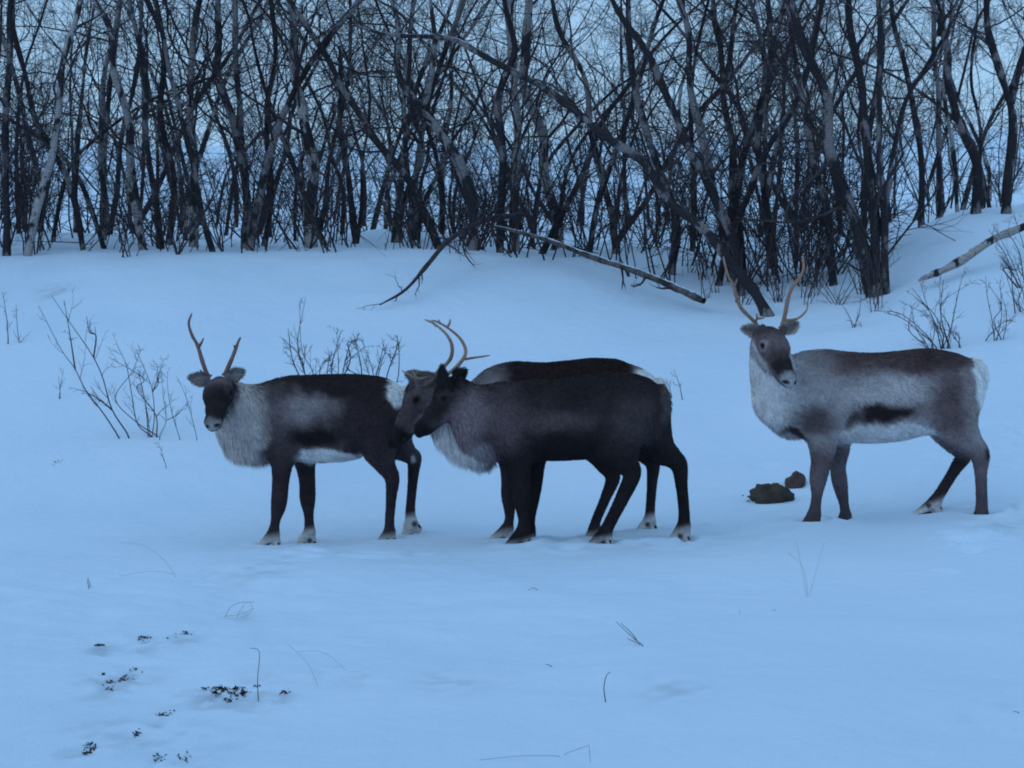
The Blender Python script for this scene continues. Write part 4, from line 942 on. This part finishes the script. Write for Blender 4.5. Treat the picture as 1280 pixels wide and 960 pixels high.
shrub('small leafless shrub with a curved fork beside the big leaning one', [[(190, 547), (172, 530), (165, 495), (158, 457), (147, 433)], [(190, 546), (193, 520), (190, 486), (180, 460), (170, 436)], [(191, 490), (198, 470), (204, 450)], [(185, 540), (181, 500), (172, 462)]], yb(190, 547), 2.6, 7, 82)
shrub('wispy upright twig pair beside the reindeer with the black face', [[(200, 545), (208, 525), (204, 495), (203, 470)], [(225, 550), (216, 520), (210, 490), (209, 466)], [(209, 525), (222, 518), (230, 508)], [(246, 548), (238, 515), (230, 490), (220, 470)]], yb(222, 550), 2.0, 5, 83)
shrub('lone thin twig poking out in front of the leaning shrub', [[(208, 586), (203, 568), (198, 552)]], yb(208, 586), 2.0, 3, 84)
shrub('sparse pair of dark twigs on the slope', [[(10, 420), (8, 395), (3, 365)], [(25, 436), (22, 412), (20, 380)]], yb(20, 430), 2.6, 6, 85)
shrub('faint forked twig on the slope beside the big leaning shrub', [[(74, 499), (76, 480), (80, 460)], [(75, 488), (73, 470)]], yb(74, 499), 1.6, 2, 86)
shrub('dense bushy shrub with fine twigs behind the black-faced reindeer', [[(385, 500), (382, 470), (372, 430), (382, 372)], [(384, 490), (366, 450), (360, 410)], [(420, 500), (423, 460), (421, 415)], [(424, 490), (432, 450), (438, 430), (443, 425)], [(450, 500), (452, 465), (448, 440), (444, 424)], [(478, 500), (485, 465), (497, 430), (488, 424)], [(470, 500), (466, 465), (455, 432)], [(400, 500), (408, 470), (412, 440)], [(462, 500), (474, 455), (480, 430)]], 14.6, 3.0, 9, 87)
shrub('small twig standing behind the white rump of the paired reindeer', [[(853, 500), (849, 480), (842, 462)], [(840, 497), (836, 480)]], 15.4, 1.8, 3, 88)
shrub('broad leafless shrub in the snow behind the pale-flanked reindeer', [[(1180, 434), (1172, 410), (1160, 385), (1150, 352)], [(1184, 436), (1190, 405), (1196, 375), (1203, 345)], [(1170, 434), (1150, 415), (1128, 398), (1104, 390)], [(1176, 435), (1165, 395), (1140, 360)], [(1200, 432), (1192, 420), (1180, 395)], [(1188, 436), (1176, 395), (1175, 345)], [(1160, 434), (1146, 412), (1138, 380)]], yb(1180, 436), 2.8, 7, 89)
shrub('upright slender twigs near the white fallen trunk', [[(1243, 426), (1240, 400), (1234, 370), (1232, 345)], [(1246, 425), (1252, 395), (1250, 350)], [(1245, 424), (1256, 410), (1266, 400)]], yb(1244, 426), 2.4, 6, 90)
shrub('thin twig tuft between the clump and the broad shrub', [[(1066, 410), (1060, 392), (1048, 375)], [(1068, 409), (1074, 392), (1076, 372)], [(1088, 430), (1080, 412), (1074, 405)]], yb(1067, 410), 2.2, 5, 91)
shrub('brushy bush of fine stems at the end of the snow mound', [[(1284, 420), (1280, 370), (1262, 320), (1240, 280)], [(1296, 418), (1290, 360), (1280, 310), (1268, 270)], [(1275, 360), (1262, 335), (1250, 320)], [(1290, 415), (1270, 380), (1258, 345)]], 17.3, 3.2, 12, 92)
r4 = np.random.default_rng(17)
for i in range(30):     # brush round the clump and the feet of the arching tree
    p = r4.uniform(860, 1130); q = r4.uniform(352, 392) if p > 880 else r4.uniform(335, 360); h = r4.uniform(35, 95); ln = r4.normal(0, .35)
    shrub('thin bare brush stems at the foot of the birch clump', [[(p + k * 4, q), (p + k * 4 + (ln + k * .15) * h * .5 + r4.normal(0, 3), q - h * .5), (p + k * 4 + (ln + k * .2) * h, q - h)] for k in (-1, 0, 1)], yb(p, q), r4.uniform(1.8, 3), 6, 500 + i, 'brush stems round the birch clump', 'brush')
for i in range(30):     # brush along the crest
    p = r4.uniform(5, 860); q = r4.uniform(306, 318); h = r4.uniform(20, 75); ln = r4.normal(0, .5)
    shrub('low bare brush stems sprouting along the snow crest', [[(p + k * 5, q), (p + k * 5 + (ln + k * .2) * h * .5 + r4.normal(0, 3), q - h * .55), (p + k * 5 + (ln + k * .3) * h, q - h)] for k in (-1, 1)], yb(p, q), r4.uniform(1.8, 3.2), 5, 600 + i, 'brush stems along the crest', 'brush')

# ------------------------------------------------------------------ rocks
def rock(label, p, q, w, hgt, seed, c0, c1, sink=.35):
    g = np.random.default_rng(seed); c = ground_at(p, q); m = c[1] / F
    a1 = np.linspace(0, math.pi, 26); a2 = np.arange(44) * 2 * math.pi / 44
    S = np.stack([np.outer(np.sin(a1), np.cos(a2)), np.outer(np.sin(a1), np.sin(a2)), np.outer(np.cos(a1), np.ones(44))], -1).reshape(-1, 3)
    rr = 1 + .42 * vnoise(S * 1.5 + seed, 61) + .22 * vnoise(S * 3.7 + seed, 62) + .09 * vnoise(S * 9, 63)
    V = S * rr[:, None] * np.array([w * m * .5, w * m * .42, hgt * m]) + [0, 0, hgt * m * (.25 - sink)]
    i, j = np.meshgrid(np.arange(25), np.arange(44), indexing='ij'); k0 = (i * 44 + j).ravel(); k1 = (i * 44 + (j + 1) % 44).ravel()
    t = (.5 + .5 * vnoise(V * 22, 64))[:, None]; C = np.array(c0) * (1 - t) + np.array(c1) * t
    o = link('rock', raw_mesh('rock', V, np.stack([k0, k0 + 44, k1 + 44, k1], -1), C), mat=M_leaf, loc=c)
    tag(o, label, 'rock'); return c
rk = rock('flat mossy dark brown rock half buried in the snow', 966, 626, 56, 22, 11, (.045, .038, .032), (.085, .066, .05))
rock('small reddish-brown rock tucked behind the mossy one', 994, 610, 26, 20, 12, (.12, .072, .064), (.07, .048, .046))

# ------------------------------------------------------------------ heath and dry stems poking through the snow
def heath(label, p, q, w, n, seed, group=None):
    """tufts of small leathery leaves on short twigs"""
    g = np.random.default_rng(seed); c = ground_at(p, q); m = c[1] / F; W = w * m * .5
    mb = MB(); nt = max(3, n // 11)
    cx = g.normal(0, .5, nt) * W; cy = g.normal(0, 1.1, nt) * W; sz = g.uniform(.25, 1.3, nt)
    for x, y, z_ in zip(cx, cy, sz):
        for _ in range(2):
            b = np.array([c[0] + x, c[1] + y, float(ground(c[0] + x, c[1] + y)) - .01]); d = nrm(np.array([g.normal(0, 1), g.normal(0, 1), .35])); L = g.uniform(.015, .035)
            mb.tube(np.array([b, b + d * L * .5, b + d * L]), [.0012, .0010, .0005], 4, (.05, .033, .028))
    pk = sz / sz.sum()
    for _ in range(int(n * 2.2)):
        k = g.choice(nt, p=pk); x = cx[k] + g.normal(0, .012 * sz[k]); y = cy[k] + g.normal(0, .022 * sz[k])
        b = np.array([c[0] + x, c[1] + y, float(ground(c[0] + x, c[1] + y)) + g.uniform(-.005, .007)])
        d = nrm(g.normal(size=3) * [1, 1, .6]); s_ = nrm(np.cross(d, g.normal(size=3))); u = np.cross(d, s_); L = g.uniform(.004, .009); wd = L * .5
        Vl = np.array([b - d * L, b + s_ * wd + u * .002, b + d * L, b - s_ * wd + u * .002]); mb.add(Vl, np.array([[0, 1, 2, 3]]), np.array([.050, .030, .028]) * g.uniform(.4, 1.5) * np.array([1, g.uniform(.85, 1.15), 1]))
    o = link('heath_tuft', None, loc=c); o.empty_display_size = .05; tag(o, label, 'heath', group)
    tag(link('leaves', mb.mesh('leaves', c), o, M_leaf), kind='stuff')
heath('largest patch of dark heath leaves showing through the snow, beside a tall dry stem', 284, 866, 74, 210, 31)
heath('cluster of dark heath sprigs in a loose drift beside the largest patch', 148, 846, 46, 70, 32)
for i, (p, q, w, n) in enumerate([(128, 807, 12, 26), (182, 803, 18, 34), (227, 797, 18, 36), (112, 935, 30, 40), (355, 868, 12, 16), (205, 895, 14, 14), (200, 952, 8, 12), (236, 948, 12, 12), (170, 920, 10, 8), (70, 578, 10, 12)]):
    heath('small dark sprig of heath poking through the snow', p, q, w, n, 40 + i, 'small heath sprigs')
heath('dry dark grass and sprigs at the edge of the mossy rock', 940, 624, 26, 50, 60)

def stem(label, strands, w=1.6, seed=1, col=(.075, .05, .045), name='dry_stem', cat='dry stem', group=None):
    g = np.random.default_rng(seed); mb = MB(); base = ground_at(*strands[0][0])
    for st in strands:
        b = ground_at(*st[0]); Y = b[1]; dy = g.normal(0, .03)
        W = [b - [0, 0, .03], b] + [px(p, q, Y + dy * (i + 1)) for i, (p, q) in enumerate(st[1:])]
        path = spline(np.array(W), 5 * len(W)); mb.tube(path, np.maximum(.5 * w * Y / F * (.8 if name == 'dry_stem' else .55) * (1 - .6 * np.linspace(0, 1, len(path))), .0006), 5, np.array(col) * g.uniform(.8, 1.2))
    o = link(name, mb.mesh(name, base), mat=M_leaf, loc=base); tag(o, label, cat, group); return o
stem('tall thin dry stem rising from the largest heath patch, bent at its tip', [[(323, 878), (322, 850), (324, 815), (312, 810)]], 1.8, 1)
stem('bare dry stem with a hooked tip in the open foreground snow', [[(757, 879), (755, 860), (758, 845), (763, 840)]], 2.2, 2, (.07, .042, .038))
stem('broken dark twig lying slantwise in the open snow', [[(804, 808), (790, 796), (770, 777)], [(800, 806), (784, 798)], [(796, 802), (788, 790), (776, 779)]], 2.0, 3)
stem('short doubled dry stalk standing alone', [[(111, 737), (109, 724)], [(113, 735), (110, 722)]], 1.8, 4)
stem('pale curved grass blades bent into loops over the snow', [[(282, 770), (292, 756), (312, 753), (314, 765), (300, 772)], [(280, 772), (300, 768), (318, 760)], [(296, 773), (306, 755), (318, 752)]], 1.2, 5, (.20, .18, .17), 'grass_tuft', 'grass')
stem('long pale grass blades arching low on the snow', [[(220, 722), (205, 700), (180, 682), (150, 678)], [(216, 718), (190, 714), (150, 720)]], 1.1, 6, (.36, .34, .33), 'grass_tuft', 'grass')
stem('faint upright seeding grass stalks in the open snow before the pale reindeer', [[(1008, 746), (1004, 720), (996, 680), (994, 676)], [(1010, 746), (1004, 710), (985, 690)], [(1012, 745), (1020, 715), (1030, 678)]], 1.1, 7, (.30, .27, .25), 'grass_tuft', 'grass')
stem('low grass blade lying along the bottom of the snowfield', [[(700, 946), (650, 945), (600, 950)], [(738, 955), (736, 930)], [(705, 945), (735, 932)]], 1.3, 8, (.16, .13, .12), 'grass_tuft', 'grass')
stem('tiny pale twig bits near the front hooves', [[(672, 738), (664, 735), (657, 742)]], 1.4, 9, (.14, .12, .12))
stem('long thin grass blade curving beside the tall dry stem', [[(432, 838), (405, 816), (372, 814)], [(398, 860), (385, 830), (360, 805)]], 1.0, 10, (.38, .36, .35), 'grass_tuft', 'grass')
stem('small dark twig near the outer edge of the foreground snow', [[(1274, 893), (1266, 889)]], 1.8, 12)
stem('tiny bent grass tip sticking up from smooth snow', [[(924, 768), (925, 762)], [(966, 764), (970, 762)]], 1.4, 13, (.16, .13, .12), 'grass_tuft', 'grass')
stem('short dark stub beside a shallow dimple', [[(690, 834), (682, 830)]], 1.8, 14)
